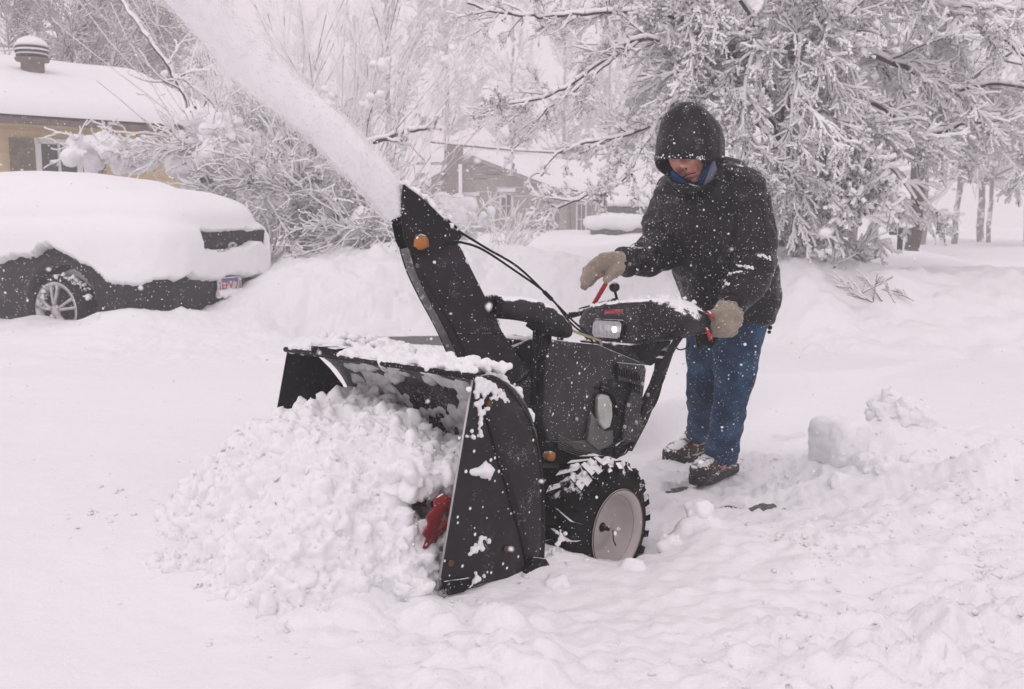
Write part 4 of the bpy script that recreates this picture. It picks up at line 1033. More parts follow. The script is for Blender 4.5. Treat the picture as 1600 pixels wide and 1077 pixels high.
m = MB(); m.tube(catmull([P(x, y, 3.60+dy) for x, y, dy in ((1088, 296, -.01), (1092, 340, -.03), (1100, 400, -.03), (1108, 450, -.0), (1112, 484, .02))], 6), .006, 8, flat=.5); m.build('zip_placket', M_jacket, jacket, True)
m = MB(); m.prism([P(x, y, 3.46) for x, y in ((1156, 402), (1188, 395), (1190, 400), (1158, 407))], Vector((0, .02, 0))); 
# snow dusting ridges on the sleeve
pts = []; rr = []
for (x0, y0, x1, y1, n_) in ((1182, 398, 1205, 405, 26), (1150, 414, 1176, 420, 18), (1133, 430, 1160, 424, 14), (1132, 440, 1140, 446, 10), (1128, 452, 1136, 442, 8)):
    for i in range(n_):
        t = RNG.random(); x = x0+(x1-x0)*t; y = y0+(y1-y0)*t+RNG.normal(0, 1.2)
        pts.append((x, y)); rr.append(RNG.uniform(.002, .005))
from mathutils.bvhtree import BVHTree
def bvh(o):
    return BVHTree.FromPolygons([v.co[:] for v in o.data.vertices], [tuple(p.vertices) for p in o.data.polygons])
bj = bvh(jacket); pp = []; r2 = []
for (x, y), r in zip(pts, rr):
    h = bj.ray_cast(CO, ray(x, y).normalized())
    if h[0]: pp.append(h[0][:]); r2.append(r)
if pp:
    cv, cf = spheres(pp, r2, ICO2, .12); mk('clinging_snow', cv, cf, M_snow, jacket)
# snowflakes clinging on the cloth
def cling(o, n, parent, name='clinging_snow', rmin=.0012, rmax=.0032, box=None, mat=None):
    me = o.data; k = len(me.vertices); ids = RNG.integers(0, k, n); c = []; r = []
    for i in ids:
        v = me.vertices[int(i)]; nn = v.normal
        if nn.y > .35 or nn.z < -.6: continue
        if RNG.random() > .35+.65*max(0, nn.z+.2): continue
        c.append((v.co+nn*.0005)[:]); r.append((rmin+(rmax-rmin)*RNG.random()**2)*(1.5 if RNG.random() < .08 else 1))
    cv, cf = spheres(c, r, ICO1, .2); return mk(name, cv, cf, mat or M_snow, parent)
cling(jacket, 1100, jacket, rmin=.0008, rmax=.0030)
# ---- hood: shell open at the face
def hood_shell(off, name, mat, par):
    nu, nv = 56, 40; V = []; F = []
    # rings run from the rim (around the face) back over the skull; axis = forward
    for i in range(nv+1):
        t = i/nv
        for q in range(nu):
            a = 2*math.pi*q/nu; ca, sa = math.cos(a), math.sin(a)          # ca: up, sa: wearer's right/left
            ph = (1-t)                                                      # 1 rim .. 0 back pole
            ang = ph*math.radians(118)
            rr_ = math.sin(min(ang, math.pi/2)) if ang < math.pi/2 else 1-.16*((ang-math.pi/2)/.49)**2*(1.0 if ca > 0 else 1.1)
            fw = -math.cos(ang)
            lx, lz = .112+off, (.150+off if ca > 0 else .125+off)
            depth = .135+off
            xx = lx*rr_*sa; zz = lz*rr_*ca; yy = fw*depth
            if ang > math.pi/2:
                ext = (ang-math.pi/2)/.49
                yy = .135*.0+ext*(.085+.060*max(0, ca)**1.5-.02*max(0, -ca))
                zz -= ext*(.070*max(0, ca)**1.0)
            if i == 0: pass
            peak = .022*math.exp(-((t-.55)/.25)**2)*max(0, ca)**2
            zz += peak
            v = Vector((xx, yy, zz+.012))
            nz = float(fbm(v.x*14, v.y*14, v.z*14, 3, 8))*.008+math.sin(v.z*60+v.y*25)*.0018
            v += v.normalized()*nz
            V.append(HC+hr*v.x+hf*v.y+hu*v.z)
    for i in range(nv):
        for q in range(nu): F.append((i*nu+q, i*nu+(q+1) % nu, (i+1)*nu+(q+1) % nu, (i+1)*nu+q))
    o = mk(name, V, F, mat, par); s = o.modifiers.new('s', 'SOLIDIFY'); s.thickness = .008; s.offset = -1
    return o, V[:nu]
hood_o, rim = hood_shell(0, 'hood', M_jacket, jacket)
m = MB(); m.tube(rim+[rim[0]], .0085, 10, cap=False); m.build('hood_rim', M_jacket, hood_o, True)
m = MB(); m.tube([v.lerp(HC, .0)+hf*-.024+(v-HC).normalized()*.006 for v in rim]+[rim[0]+hf*-.024+(rim[0]-HC).normalized()*.006], .003, 6, cap=False); m.build('seam', M_dark, hood_o, True)
cling(hood_o, 800, hood_o, rmin=.0008, rmax=.0028)
pts = []; rr = []
for i in range(330):
    q = RNG.integers(0, 56); ca = math.cos(2*math.pi*q/56)
    if ca < .2: continue
    v = rim[q]+hf*(-RNG.uniform(-.002, .03))+(rim[q]-HC).normalized()*.008; pts.append((v+Vector((RNG.normal(0, .003), 0, RNG.normal(0, .003))))[:]); rr.append(RNG.uniform(.0015, .0048))
cv, cf = spheres(pts, rr, ICO1, .2); mk('clinging_snow', cv, cf, M_snow, hood_o)
# collar: blue lining and grey fleece beside the cheek
m = MB(); m.loft([(P(1108, 250, 3.63), Vector((.006, 0, .0)), Vector((0, .03, 0))), (P(1103, 265, 3.625), Vector((.012, 0, 0)), Vector((0, .04, 0))), (P(1097, 280, 3.62), Vector((.012, 0, 0)), Vector((0, .04, 0))), (P(1091, 291, 3.62), Vector((.006, 0, 0)), Vector((0, .03, 0)))], 12); m.build('blue_collar', M_blue, jacket, True)
m = MB(); m.loft([(P(1112, 252, 3.64), Vector((.008, 0, .0)), Vector((0, .04, 0))), (P(1111, 265, 3.625), Vector((.020, 0, 0)), Vector((0, .05, 0))), (P(1105, 280, 3.62), Vector((.018, 0, 0)), Vector((0, .05, 0))), (P(1096, 293, 3.62), Vector((.006, 0, 0)), Vector((0, .03, 0)))], 12); m.build('fleece_collar', M_grey, jacket, True)
m = MB(); m.loft([(P(1050, 266, 3.63), Vector((.004, 0, .0)), Vector((0, .02, 0))), (P(1054, 274, 3.62), Vector((.014, 0, .004)), Vector((0, .03, 0))), (P(1064, 283, 3.61), Vector((.014, 0, .002)), Vector((0, .03, 0))), (P(1076, 290, 3.60), Vector((.006, 0, 0)), Vector((0, .02, 0)))], 12); m.build('blue_collar', M_blue, jacket, True)
m = MB(); m.loft([(P(1046, 280, 3.66), Vector((.010, 0, 0)), Vector((0, .03, .0))), (P(1066, 293, 3.61), Vector((.016, 0, .016)), Vector((0, .035, 0))), (P(1086, 298, 3.60), Vector((.016, 0, .016)), Vector((0, .035, 0))), (P(1106, 292, 3.61), Vector((.018, 0, .012)), Vector((0, .035, 0))), (P(1120, 276, 3.66), Vector((.016, 0, .008)), Vector((0, .03, 0)))], 16); m.build('storm_collar', M_jacket, jacket, True)
# ---- jeans
def leg(rows):
    m = MB(); secs = []
    for cx, cy, Y, hw, hd in rows: secs.append((P(cx, cy, Y), Vector((hw/FPX*Y, 0, 0)), Vector((0, hd, 0))))
    m.loft(secs, 26, e=.95); return m
lL = leg([(1152, 470, 3.79, 46, .12), (1153, 505, 3.78, 46, .12), (1152, 540, 3.78, 38, .105), (1148, 585, 3.77, 31, .092), (1143, 620, 3.77, 27, .082), (1136, 660, 3.83, 26, .076), (1128, 700, 3.88, 24, .070), (1126, 716, 3.90, 24, .068), (1126, 723, 3.90, 23, .064)])
lR = leg([(1118, 470, 3.88, 44, .11), (1113, 510, 3.90, 38, .11), (1108, 550, 3.92, 34, .10), (1102, 590, 3.95, 29, .090), (1099, 625, 4.02, 25, .082), (1097, 660, 4.16, 21, .072), (1094, 680, 4.26, 19, .066), (1093, 688, 4.29, 18, .062)])
pel = torso([(1140, 455, 3.82, 60, .13), (1138, 500, 3.83, 58, .13), (1136, 520, 3.83, 52, .12)])
def jn(co):
    k = sst(.22, .08, co[:, 2])
    return .0045*np.sin(co[:, 2]*150+5*fbm(co[:, 0]*10, co[:, 1]*10, co[:, 2]*6, 2, 3))*k+.003*np.sin(co[:, 2]*70+8*fbm(co[:, 0]*6, co[:, 1]*6, co[:, 2]*5, 2, 4))*sst(.6, .3, co[:, 2])
jeans = garment('jeans', [(lL.V, lL.F), (lR.V, lR.F), (pel.V, pel.F)], .0085, .0075, M_jeans, person, 8, 15, 3, jn)
cling(jeans, 700, jeans, rmin=.0008, rmax=.0024)
# ---- boots
def boot(toe, heel, ankle, up_r, lab):
    toe, heel, ankle = Vector(toe), Vector(heel), Vector(ankle)
    d = (toe-heel); d.z = 0; Lg = d.length; d.normalize(); s = Vector((-d.y, d.x, 0)); g = heel.z
    base = Vector((heel.x, heel.y, g))
    pro = [(-.02, .020, .03, .085), (.0, .036, .035, .12), (.18, .040, .06, .13), (.34, .040, .065, .125), (.46, .041, .052, .098), (.60, .045, .042, .078), (.78, .047, .036, .068), (.92, .040, .030, .054), (.99, .025, .020, .036), (1.02, .006, .01, .02)]
    m = MB(); secs = [(base+d*(Lg*t)+Vector((0, 0, .022+(h)/2)), s*w_, Vector((0, 0, h/2))) for t, w_, _, h in pro]
    m.loft(secs, 20, e=.8)
    an = MB(); an.loft([(base+d*Lg*.18+Vector((0, 0, .06)), s*.042, d*.060), (base+d*Lg*.15+Vector((0, 0, .12)), s*.042, d*.052), (ankle+Vector((0, 0, .02)), s*.044, d*.050)], 20)
    V = m.V+an.V; F = m.F+[tuple(i+len(m.V) for i in f) for f in an.F]
    co, no, Fq = remesh(V, F, .005, 3); co = co+no*(.002*fbm(co[:, 0]*30, co[:, 1]*30, co[:, 2]*30, 3, 2))[:, None]
    b = mk('boot', co, Fq, M_boot, person)
    so = MB(); 
    def ring(z, k): return [(base+d*(Lg*t)+s*(sg*w_*k)+Vector((0, 0, z))) for sg, seq in ((1, pro), (-1, pro[::-1])) for t, w_, *_ in seq]
    rg = [ring(-.004, 1.05), ring(.012, 1.12), ring(.030, 1.08)]; V = [v for r_ in rg for v in r_]; k = len(rg[0])
    so.add(V, [tuple(range(k-1, -1, -1)), tuple(2*k+q for q in range(k))]+[(i*k+q, i*k+(q+1) % k, (i+1)*k+(q+1) % k, (i+1)*k+q) for i in range(2) for q in range(k)])
    so.build('sole', M_sole, b, True)
    tc = MB(); tc.loft([(base+d*(Lg*t)+Vector((0, 0, .026+h/2)), s*(w_*1.05), Vector((0, 0, h/2+.002))) for t, w_, _, h in ((.80, .047, 0, .050), (.92, .041, 0, .046), (.99, .027, 0, .034), (1.03, .008, 0, .02))], 16, e=.8); tc.build('toe_cap', M_sole, b, True)
    la = MB()
    for i in range(5):
        t = .34+i*.055; h = .150-.017*i; c_ = base+d*Lg*t+Vector((0, 0, h)); w2 = .022
        la.tube([c_-s*w2-Vector((0, 0, .006)), c_+d*.006+Vector((0, 0, .004)), c_+s*w2-Vector((0, 0, .006))], .0028, 6)
    la.build('laces', M_lace, b, True)
    cl = cling(b, 320, b, rmin=.0015, rmax=.0045)
    return b
g1 = gz(.79, 3.85); g2 = gz(.76, 4.3)
hl_ = P(1141, 742, 4.02); te = P(1086, 756, 3.80)
boot((te.x, 3.79, g1), (hl_.x, 4.02, g1), anL, .05, 'near')
hl_ = P(1100, 694, 4.38); te = P(1042, 694, 4.22)
boot((te.x, 4.22, g2), (hl_.x+.0, 4.38, g2), anR, .05, 'far')
# ---- mittens
def fuzz(name, V, F, parent, seed, extra=None):
    co, no, Fq = remesh(V, F, .0042, 3)
    co = co+no*(.0022*fbm(co[:, 0]*40, co[:, 1]*40, co[:, 2]*40, 3, seed)+.0022*fbm(co[:, 0]*110, co[:, 1]*110, co[:, 2]*110, 2, seed+3))[:, None]
    return mk(name, co, Fq, M_mitten, parent)
def chainV(chs, n=8):
    C = []; R = []
    for ch in chs: c, r = cap_pts(ch, n); C += c; R += r
    return spheres(C, R)
# far mitten: hand hanging, four fingers together drooping, thumb tucked beneath
w0 = P(976, 412, 3.59)
V, F = chainV([
    [(P(982, 410, 3.60), .036), (P(968, 413, 3.58), .037), (P(950, 413, 3.565), .037), (P(936, 414, 3.56), .034), (P(922, 424, 3.55), .027), (P(915, 438, 3.545), .021), (P(913, 447, 3.545), .016)],
    [(P(966, 405, 3.56), .030), (P(944, 408, 3.54), .031), (P(928, 417, 3.53), .026), (P(919, 431, 3.53), .021), (P(914, 444, 3.53), .016)],
    [(P(960, 418, 3.61), .030), (P(940, 420, 3.60), .030), (P(926, 430, 3.59), .024), (P(920, 442, 3.58), .018)],
    [(P(966, 418, 3.55), .028), (P(956, 428, 3.535), .023), (P(949, 436, 3.53), .017)]])
mt = fuzz('mitten', V, F, person, 4); cling(mt, 160, mt, rmin=.001, rmax=.002)
# near mitten: fist closed around the grip
V, F = chainV([
    [(P(1146, 474, 3.42), .044), (P(1140, 484, 3.41), .050), (P(1134, 498, 3.39), .054), (P(1128, 508, 3.38), .044)],
    [(P(1132, 482, 3.36), .026), (P(1118, 492, 3.345), .022), (P(1112, 503, 3.36), .018)],
    [(P(1146, 500, 3.36), .034), (P(1134, 512, 3.34), .027), (P(1120, 518, 3.345), .020)],
    [(P(1140, 514, 3.40), .030), (P(1128, 518, 3.38), .024), (P(1114, 520, 3.37), .016)],
    [(P(1140, 490, 3.35), .034), (P(1128, 503, 3.335), .028), (P(1118, 510, 3.34), .020)]])
mt = fuzz('mitten', V, F, person, 14); cling(mt, 160, mt, rmin=.001, rmax=.002)
# ================================================================ PARKED CARS
def sp(x, e): return math.copysign(abs(x)**e, x)
def superell(c, a, e1, e2, nu=64, nv=34):
    V = []; F = []
    for i in range(nv+1):
        ph = -math.pi/2+math.pi*i/nv
        for q in range(nu):
            t = 2*math.pi*q/nu
            V.append((c[0]+a[0]*sp(math.cos(ph), e1)*sp(math.cos(t), e2), c[1]+a[1]*sp(math.cos(ph), e1)*sp(math.sin(t), e2), c[2]+a[2]*sp(math.sin(ph), e1)))
    for i in range(nv):
        for q in range(nu): F.append((i*nu+q, i*nu+(q+1) % nu, (i+1)*nu+(q+1) % nu, (i+1)*nu+q))
    return V, F
def merge(parts):
    V = []; F = []
    for v, f in parts:
        b = len(V); V += list(v); F += [[i+b for i in q] for q in f]
    return V, F
# car frame: x forward (away to the left), y toward its left/near side?, z up; origin = rear centre on the road
def car_body():
    # rounded tail + cabin
    return merge([superell((2.3, 0, .52), (2.3, .90, .40), .35, .30), superell((2.25, 0, .86), (2.05, .80, .36), .7, .5), superell((2.35, 0, 1.05), (1.75, .66, .40), .75, .6)])
car_az = math.atan2(.41, -.91)
CB = Vector((-2.71, 9.22, -.05))
car = empty('parked_car', CB, car_az)
tag(car, 'black parked car at the left, buried under thick snow with its rear plate showing', 'car')
XF = Vector((math.cos(car_az), math.sin(car_az), 0)); YF = Vector((-XF.y, XF.x, 0))
NS = 1 if YF.dot(Vector((0, -1, 0))) > 0 else -1        # side facing the camera
def CL(v): d = v-CB; return Vector((d.dot(XF), d.dot(YF), d.z))
V, F = car_body(); co, no, Fq = remesh(V, F, .03, 6)
# wheel arches pressed into the flanks
d = np.zeros(len(co))
for wx in (1.0, 3.65):
    r = np.sqrt((co[:, 0]-wx)**2+(co[:, 2]-.33)**2); d = np.maximum(d, sst(.40, .37, r)*.22)
side_m = sst(.70, .80, np.abs(co[:, 1]))
co[:, 1] -= np.sign(co[:, 1])*d*side_m
lipm = np.zeros(len(co))
for wx in (1.0, 3.65):
    r = np.sqrt((co[:, 0]-wx)**2+(co[:, 2]-.33)**2); lipm += np.exp(-((r-.42)/.025)**2)*.018
co[:, 1] += np.sign(co[:, 1])*lipm*side_m
co[:, 1] += np.sign(co[:, 1])*.012*np.exp(-((co[:, 2]-.68)/.05)**2)*side_m
co[:, 0] -= .03*np.exp(-((co[:, 2]-.46)/.10)**2)*sst(.4, .05, co[:, 0])        # bumper bulge
body = mk('body', co, Fq, M_carpaint, car)
# snow shell
sv = merge([superell((2.28, 0, .74), (2.42, 1.00, .50), .42, .38), superell((2.2, 0, 1.02), (2.28, .93, .44), .62, .5), superell((2.4, 0, 1.18), (1.85, .74, .42), .75, .6)])
co, no, Fq = remesh(sv[0], sv[1], .022, 8)
f1 = fbm(co[:, 0]*1.5, co[:, 1]*1.5, co[:, 2]*1.5, 3, 4)*.022+fbm(co[:, 0]*9, co[:, 1]*9, co[:, 2]*9, 4, 6)*.010*sst(1.15, .75, co[:, 2])
co = co+no*f1[:, None]
edge = .77+.05*fbm(co[:, 0]*2.2, co[:, 1]*3, 0, 3, 8)+.025*fbm(co[:, 0]*9, co[:, 1]*9, 0, 3, 9)
rear = sst(.6, .15, co[:, 0])
edge = edge-.17*rear-.06*np.exp(-((co[:, 0]-.55)/.3)**2)
edge = edge+.04*np.exp(-((co[:, 0]-1.0)/.35)**2)
keep = sst(-.018, .018, co[:, 2]-edge)
# bare patch on the tail: the rear window strip
yl = co[:, 1]*NS
win = sst(0, .03, co[:, 2]-.93+.04*fbm(co[:, 1]*9, 3, 0, 2, 2))*sst(1.075, 1.045, co[:, 2])*sst(-.66, -.60, -np.abs(yl+.28)-.0-.25+.0)*1.0
win = sst(.0, .03, co[:, 2]-(.835+.03*fbm(co[:, 1]*7, 3, 0, 3, 2)+.06*sst(-.20, -.50, yl)))*sst(1.035, 1.005, co[:, 2]+.01*fbm(co[:, 1]*12, 1, 0, 3, 5))*sst(.50, .46, np.abs(yl+.17))*sst(.75, .5, co[:, 0])
keep = keep*(1-win)
ins = co.copy(); ins[:, 1] *= .70; ins[:, 0] = 2.3+(ins[:, 0]-2.3)*.86; ins[:, 2] = np.minimum(ins[:, 2], 1.2)-.05
co = ins+(co-ins)*keep[:, None]
mk('snow_cover', co, Fq, M_snowclump, car)
# near rear wheel
def car_wheel(wx, sgn):
    wh = empty('wheel', (0, 0, 0)); wh.parent = car; c = Vector((wx, sgn*.84, .31)); ax = Vector((0, sgn, 0))
    m = MB(); m.lathe(c, ax, [(-.20, .20), (-.18, .31), (-.02, .325), (.01, .315), (.02, .28), (.022, .255), (.0, .245)], 48); m.build('tyre', M_rubber, wh, True)
    m = MB(); m.lathe(c, ax, [(.024, .258), (.028, .25), (.012, .214), (-.06, .20)], 40)
    for k in range(5):
        for dl in (-.13, .13):
            t = k*2*math.pi/5+.3; a0, a1 = t+dl*.5, t+dl*1.4
            m.tube([c+ax*.030+Vector((math.cos(a0)*.05, 0, math.sin(a0)*.05)), c+ax*.028+Vector((math.cos(a1)*.13, 0, math.sin(a1)*.13)), c+ax*.018+Vector((math.cos(a1)*.237, 0, math.sin(a1)*.237))], [.024, .020, .022], 8, flat=.7)
    m.lathe(c, ax, [(.02, .055), (.036, .05), (.04, .03), (.04, 0)], 20); m.build('rim', M_alloy, wh, True)
    m = MB(); m.lathe(c, ax, [(-.03, .205), (-.032, 0)], 24); m.build('brake_disc', M_dark, wh, True)
    return wh
whs = car_wheel(1.12, NS); car_wheel(1.12, -NS); car_wheel(3.65, NS); car_wheel(3.65, -NS)
pts = []; rr = []
for i in range(120):
    t = math.radians(RNG.uniform(20, 175)); r_ = RNG.uniform(.26, .335); pts.append((1.0+math.cos(t)*r_*-1, NS*(.84+RNG.uniform(-.02, .03)), .31+math.sin(t)*r_)); rr.append(RNG.uniform(.006, .020)*(1 if r_ > .29 else .6))
clump('wheel_snow', pts, rr, .007, .006, 30, M_snowclump, car, 3, 81)
for wx in (1.0, 3.65): m = MB(); m.lathe((wx, NS*.62, .31), (0, NS, 0), [(0, 0), (0, .37), (.20, .39)], 28); m.build('arch_liner', M_dark, car, True)
# rear furniture: plate, exhaust, chrome strip, emblem
def rear_pt(px, py, xr=-.0):        # on the rear plane x = xr
    n_ = -XF; o_ = CB+XF*xr; return CL(PLN(px, py, o_, n_))
pc = rear_pt(358, 449, -.05)
pl = empty('number_plate', (0, 0, 0)); pl.parent = car
m = MB(); m.box((-.055, pc.y, pc.z+.01), (.006, .165, .088)); m.build('plate', dusty('plate_white', (.55, .52, .54), .5, 0, .12, 0, 60), pl, bevel=.003)
m = MB(); m.box((-.0625, pc.y, pc.z+.072), (.0012, .115, .013)); m.build('blue_band', plain('plate_blue', (.10, .17, .42), .6), pl)
RT = Matrix.Translation((-.064, pc.y, pc.z+.018)) @ Matrix(((0, 0, -1, 0), (-1, 0, 0, 0), (0, 1, 0, 0), (0, 0, 0, 1)))
M_pred = plain('plate_red', (.42, .02, .05), .6)
text_mesh('plate_letters', '1EPV 71', .105, M_pred, pl, RT, .001, .92)
pts = []; rr = []
for i in range(90): pts.append((-.085+RNG.uniform(-.02, .02), pc.y+RNG.uniform(-.175, .18), pc.z-.055+RNG.uniform(-.012, .022))); rr.append(RNG.uniform(.02, .032))
clump('plate_snow', pts, rr, .008, .006, 25, M_snowclump, pl, 3, 83)
ex = rear_pt(276, 489, -.02)
m = MB(); m.lathe((-.02, ex.y, ex.z+.0), (-1, 0, 0), [(-.06, .045), (.05, .045), (.05, .038), (-.04, .036), (-.04, 0)], 20); m.build('exhaust_tip', M_chrome, car, True)
a_, b_ = rear_pt(294, 386, .10), rear_pt(338, 384, .10)
m = MB(); m.box((-.04, NS*.12, .838), (.02, .22, .013)); m.build('chrome_strip', M_chrome, car, bevel=.004)
# emblem: three nested ovals
m = MB(); ec_ = Vector((.055, -NS*.36, .955))
ec_ = Vector((-.05, -NS*.13, .868))
for (ry, rz, dz) in ((.062, .042, 0), (.024, .040, 0), (.045, .016, .014)):
    m.tube([ec_+Vector((-.01, math.cos(t)*ry, dz+math.sin(t)*rz)) for t in np.linspace(0, 2*math.pi, 25)], .0055, 6, cap=False)
m.build('emblem', M_chrome, car, True)
m = MB(); m.prism([Vector((-.02, y_, z_)) for y_, z_ in ((.72, .80), (.72, 1.02), (-.72, 1.02), (-.72, .80))], (.02, 0, 0)); m.build('rear_window', M_carpaint, car, bevel=.01)

# far car, seen behind the man
fc = empty('parked_car', (P(962, 375, 29).x, 29.0, .0), math.radians(75))
tag(fc, 'distant car in front of the grey house, mostly snow-covered with dark glass', 'car')
V, F = merge([superell((2.1, 0, .78), (2.1, .88, .42), .4, .35, 32, 18), superell((2.2, 0, 1.2), (1.4, .74, .42), .6, .5, 32, 18)])
co, no, Fq = remesh(V, F, .06, 4); mk('body', co, Fq, M_carpaint, fc)
V, F = merge([superell((2.2, 0, 1.58), (1.35, .74, .24), .8, .5, 32, 18)]); co, no, Fq = remesh(V, F, .05, 4); co += no*(.04*fbm(co[:, 0]*3, co[:, 1]*3, co[:, 2]*3, 3, 3))[:, None]; mk('roof_snow', co, Fq, M_snow, fc)
V, F = merge([superell((.25, 0, 1.02), (.55, .92, .26), .8, .5, 32, 18), superell((1.2, 0, 1.05), (.9, 1.0, .12), .6, .5, 32, 18)]); co, no, Fq = remesh(V, F, .05, 4); co += no*(.05*fbm(co[:, 0]*3, co[:, 1]*3, co[:, 2]*3, 3, 5))[:, None]; mk('boot_snow', co, Fq, M_snow, fc)
# ================================================================ HOUSES
def puffy(name, A, B, C_, D, th, parent, amp=.05, seed=0, nseg=(60, 24), over=.12):
    """snow slab over the roof quad A(eave left) B(eave right) C(ridge right) D(ridge left)"""
    A, B, C_, D = map(Vector, (A, B, C_, D)); nu, nv = nseg; V = []; 
    nrm = (B-A).cross(D-A).normalized()
    if nrm.z < 0: nrm = -nrm
    top = []; bot = []
    for j in range(nv+1):
        for i in range(nu+1):
            u, v = i/nu, j/nv; p = (A.lerp(B, u)).lerp(D.lerp(C_, u), v)
            e = min(u, 1-u)*nu/2.5; e2 = v*nv/2.0; k = min(1, e)**.5*min(1, e2+.0)**.5
            n_ = float(fbm(p.x*.8, p.y*.8, p.z, 3, seed))*amp
            top.append(p+nrm*((th+n_)*max(k, .02))+Vector((0, 0, 0)))
            bot.append(p+nrm*.005)
    V = top+bot; N0 = (nu+1)*(nv+1); F = []
    for j in range(nv):
        for i in range(nu):
            a = j*(nu+1)+i; F.append((a, a+1, a+nu+2, a+nu+1)); F.append((N0+a, N0+a+nu+1, N0+a+nu+2, N0+a+1))
    for i in range(nu):
        F.append((i, N0+i, N0+i+1, i+1)); a = nv*(nu+1)+i; F.append((a, a+1, N0+a+1, N0+a))
    for j in range(nv):
        a = j*(nu+1); F.append((a, a+nu+1, N0+a+nu+1, N0+a)); a = j*(nu+1)+nu; F.append((a, N0+a, N0+a+nu+1, a+nu+1))
    o = MB().add(V, F).build(name, M_snow, parent, True); return o
# ---- yellow house at the left
yh = empty('yellow_house', (-8.2, 16, 0)); tag(yh, 'low yellow house behind the parked car with a thick blanket of snow on its roof', 'house')
d1 = Vector((.75, .66, 0)).normalized(); d2 = Vector((-d1.y, d1.x, 0)); o0 = Vector((-8.2, 16, 0))
def Y3(u, v, z): return Vector((u*d1.x+v*d2.x, u*d1.y+v*d2.y, z))
e_z, r_z = 2.62, 3.88; u0, u1 = -6, 4.1
m = MB(); W0 = .45
m.prism([Y3(u0, W0, -.2), Y3(u1-.4, W0, -.2), Y3(u1-.4, W0, e_z-.02), Y3(u0, W0, e_z-.02)], Y3(0, .15, 0)); wall = m.build('wall', M_yellow, yh)
m = MB(); m.prism([Y3(u1-.4, W0+.15, -.2), Y3(u1-.4, 7.2, -.2), Y3(u1-.4, 7.2, e_z), Y3(u1-.4, 3.9, r_z-.15), Y3(u1-.4, W0+.15, e_z)], Y3(-.15, 0, 0)); m.build('gable_wall', M_yellow, yh)
m = MB()
for k in range(14):
    z_ = .2+k*.18; m.box(Y3((u0+u1-.4)/2, W0-.006, z_), (0, 0, 0))
for k in range(14):
    z_ = .2+k*.18; m.prism([Y3(u0, W0-.012, z_), Y3(u1-.4, W0-.012, z_), Y3(u1-.4, W0-.002, z_+.03), Y3(u0, W0-.002, z_+.03)], Y3(0, .004, 0))
m.build('siding_laps', M_yellow, yh)
m = MB(); m.prism([Y3(u0, 0, e_z), Y3(u1, 0, e_z), Y3(u1, 3.9, r_z), Y3(u0, 3.9, r_z)], (0, 0, .10)); m.prism([Y3(u0, 3.9, r_z), Y3(u1, 3.9, r_z), Y3(u1, 7.8, e_z), Y3(u0, 7.8, e_z)], (0, 0, .10)); rf = m.build('roof', M_brick, yh)
m = MB(); m.box(Y3((u0+u1)/2, .22, e_z-.02), (0, 0, 0)); m.prism([Y3(u0, .02, e_z-.03), Y3(u1, .02, e_z-.03), Y3(u1, .44, e_z-.03), Y3(u0, .44, e_z-.03)], (0, 0, .02)); m.build('soffit', M_yellow, rf)
m = MB(); m.prism([Y3(u0, -.09, e_z-.02), Y3(u1, -.09, e_z-.02), Y3(u1, -.005, e_z-.02), Y3(u0, -.005, e_z-.02)], (0, 0, .09)); m.build('gutter', M_brick, rf)
puffy('roof_snow', Y3(u0, -.12, e_z+.11), Y3(u1+.08, -.12, e_z+.11), Y3(u1+.08, 3.95, r_z+.11), Y3(u0, 3.95, r_z+.11), .26, rf, .04, 3)
def win(par, o_, ux, uz, w_, h_, nrm, shut=None, name='window', glass=None, shm=None):
    f = MB(); c = o_
    for (dx, dz, hx, hz) in ((0, h_/2, w_/2+.06, .045), (0, -h_/2, w_/2+.06, .045), (-w_/2, 0, .045, h_/2), (w_/2, 0, .045, h_/2), (0, 0, .02, h_/2), (0, 0, w_/2, .02)):
        R_ = Matrix((ux, nrm, Vector((0, 0, 1)))).transposed(); f.box(c+ux*dx+Vector((0, 0, dz)), (hx, .03, hz), R_)
    fo = f.build(name, M_trimw, par)
    g = MB(); g.box(c-nrm*-.0+nrm*-.015, (w_/2, .008, h_/2), R_); g.build('pane', glass or M_glass, fo)
    if shut:
        for s in (-1, 1):
            q = MB(); q.box(c+ux*s*(w_/2+.07+shut/2), (shut/2, .022, h_/2+.03), R_)
            for k in range(12): q.box(c+ux*s*(w_/2+.07+shut/2)+Vector((0, 0, -h_/2+.05+k*(h_-.1)/11))+nrm*.024, (shut/2-.03, .008, .018), R_)
            q.build('shutter', shm or M_shutter, par)
    return fo
def on_wall(px, py):      # hit with the yellow wall, in house coordinates
    p = PLN(px, py, o0+Y3(0, W0, 0), d2)-o0; return p
c = on_wall(92, 258); t_ = on_wall(92, 222); c.z = t_.z-.6
win(yh, c-d2*.03, d1, None, .66, 1.2, -d2, .36)
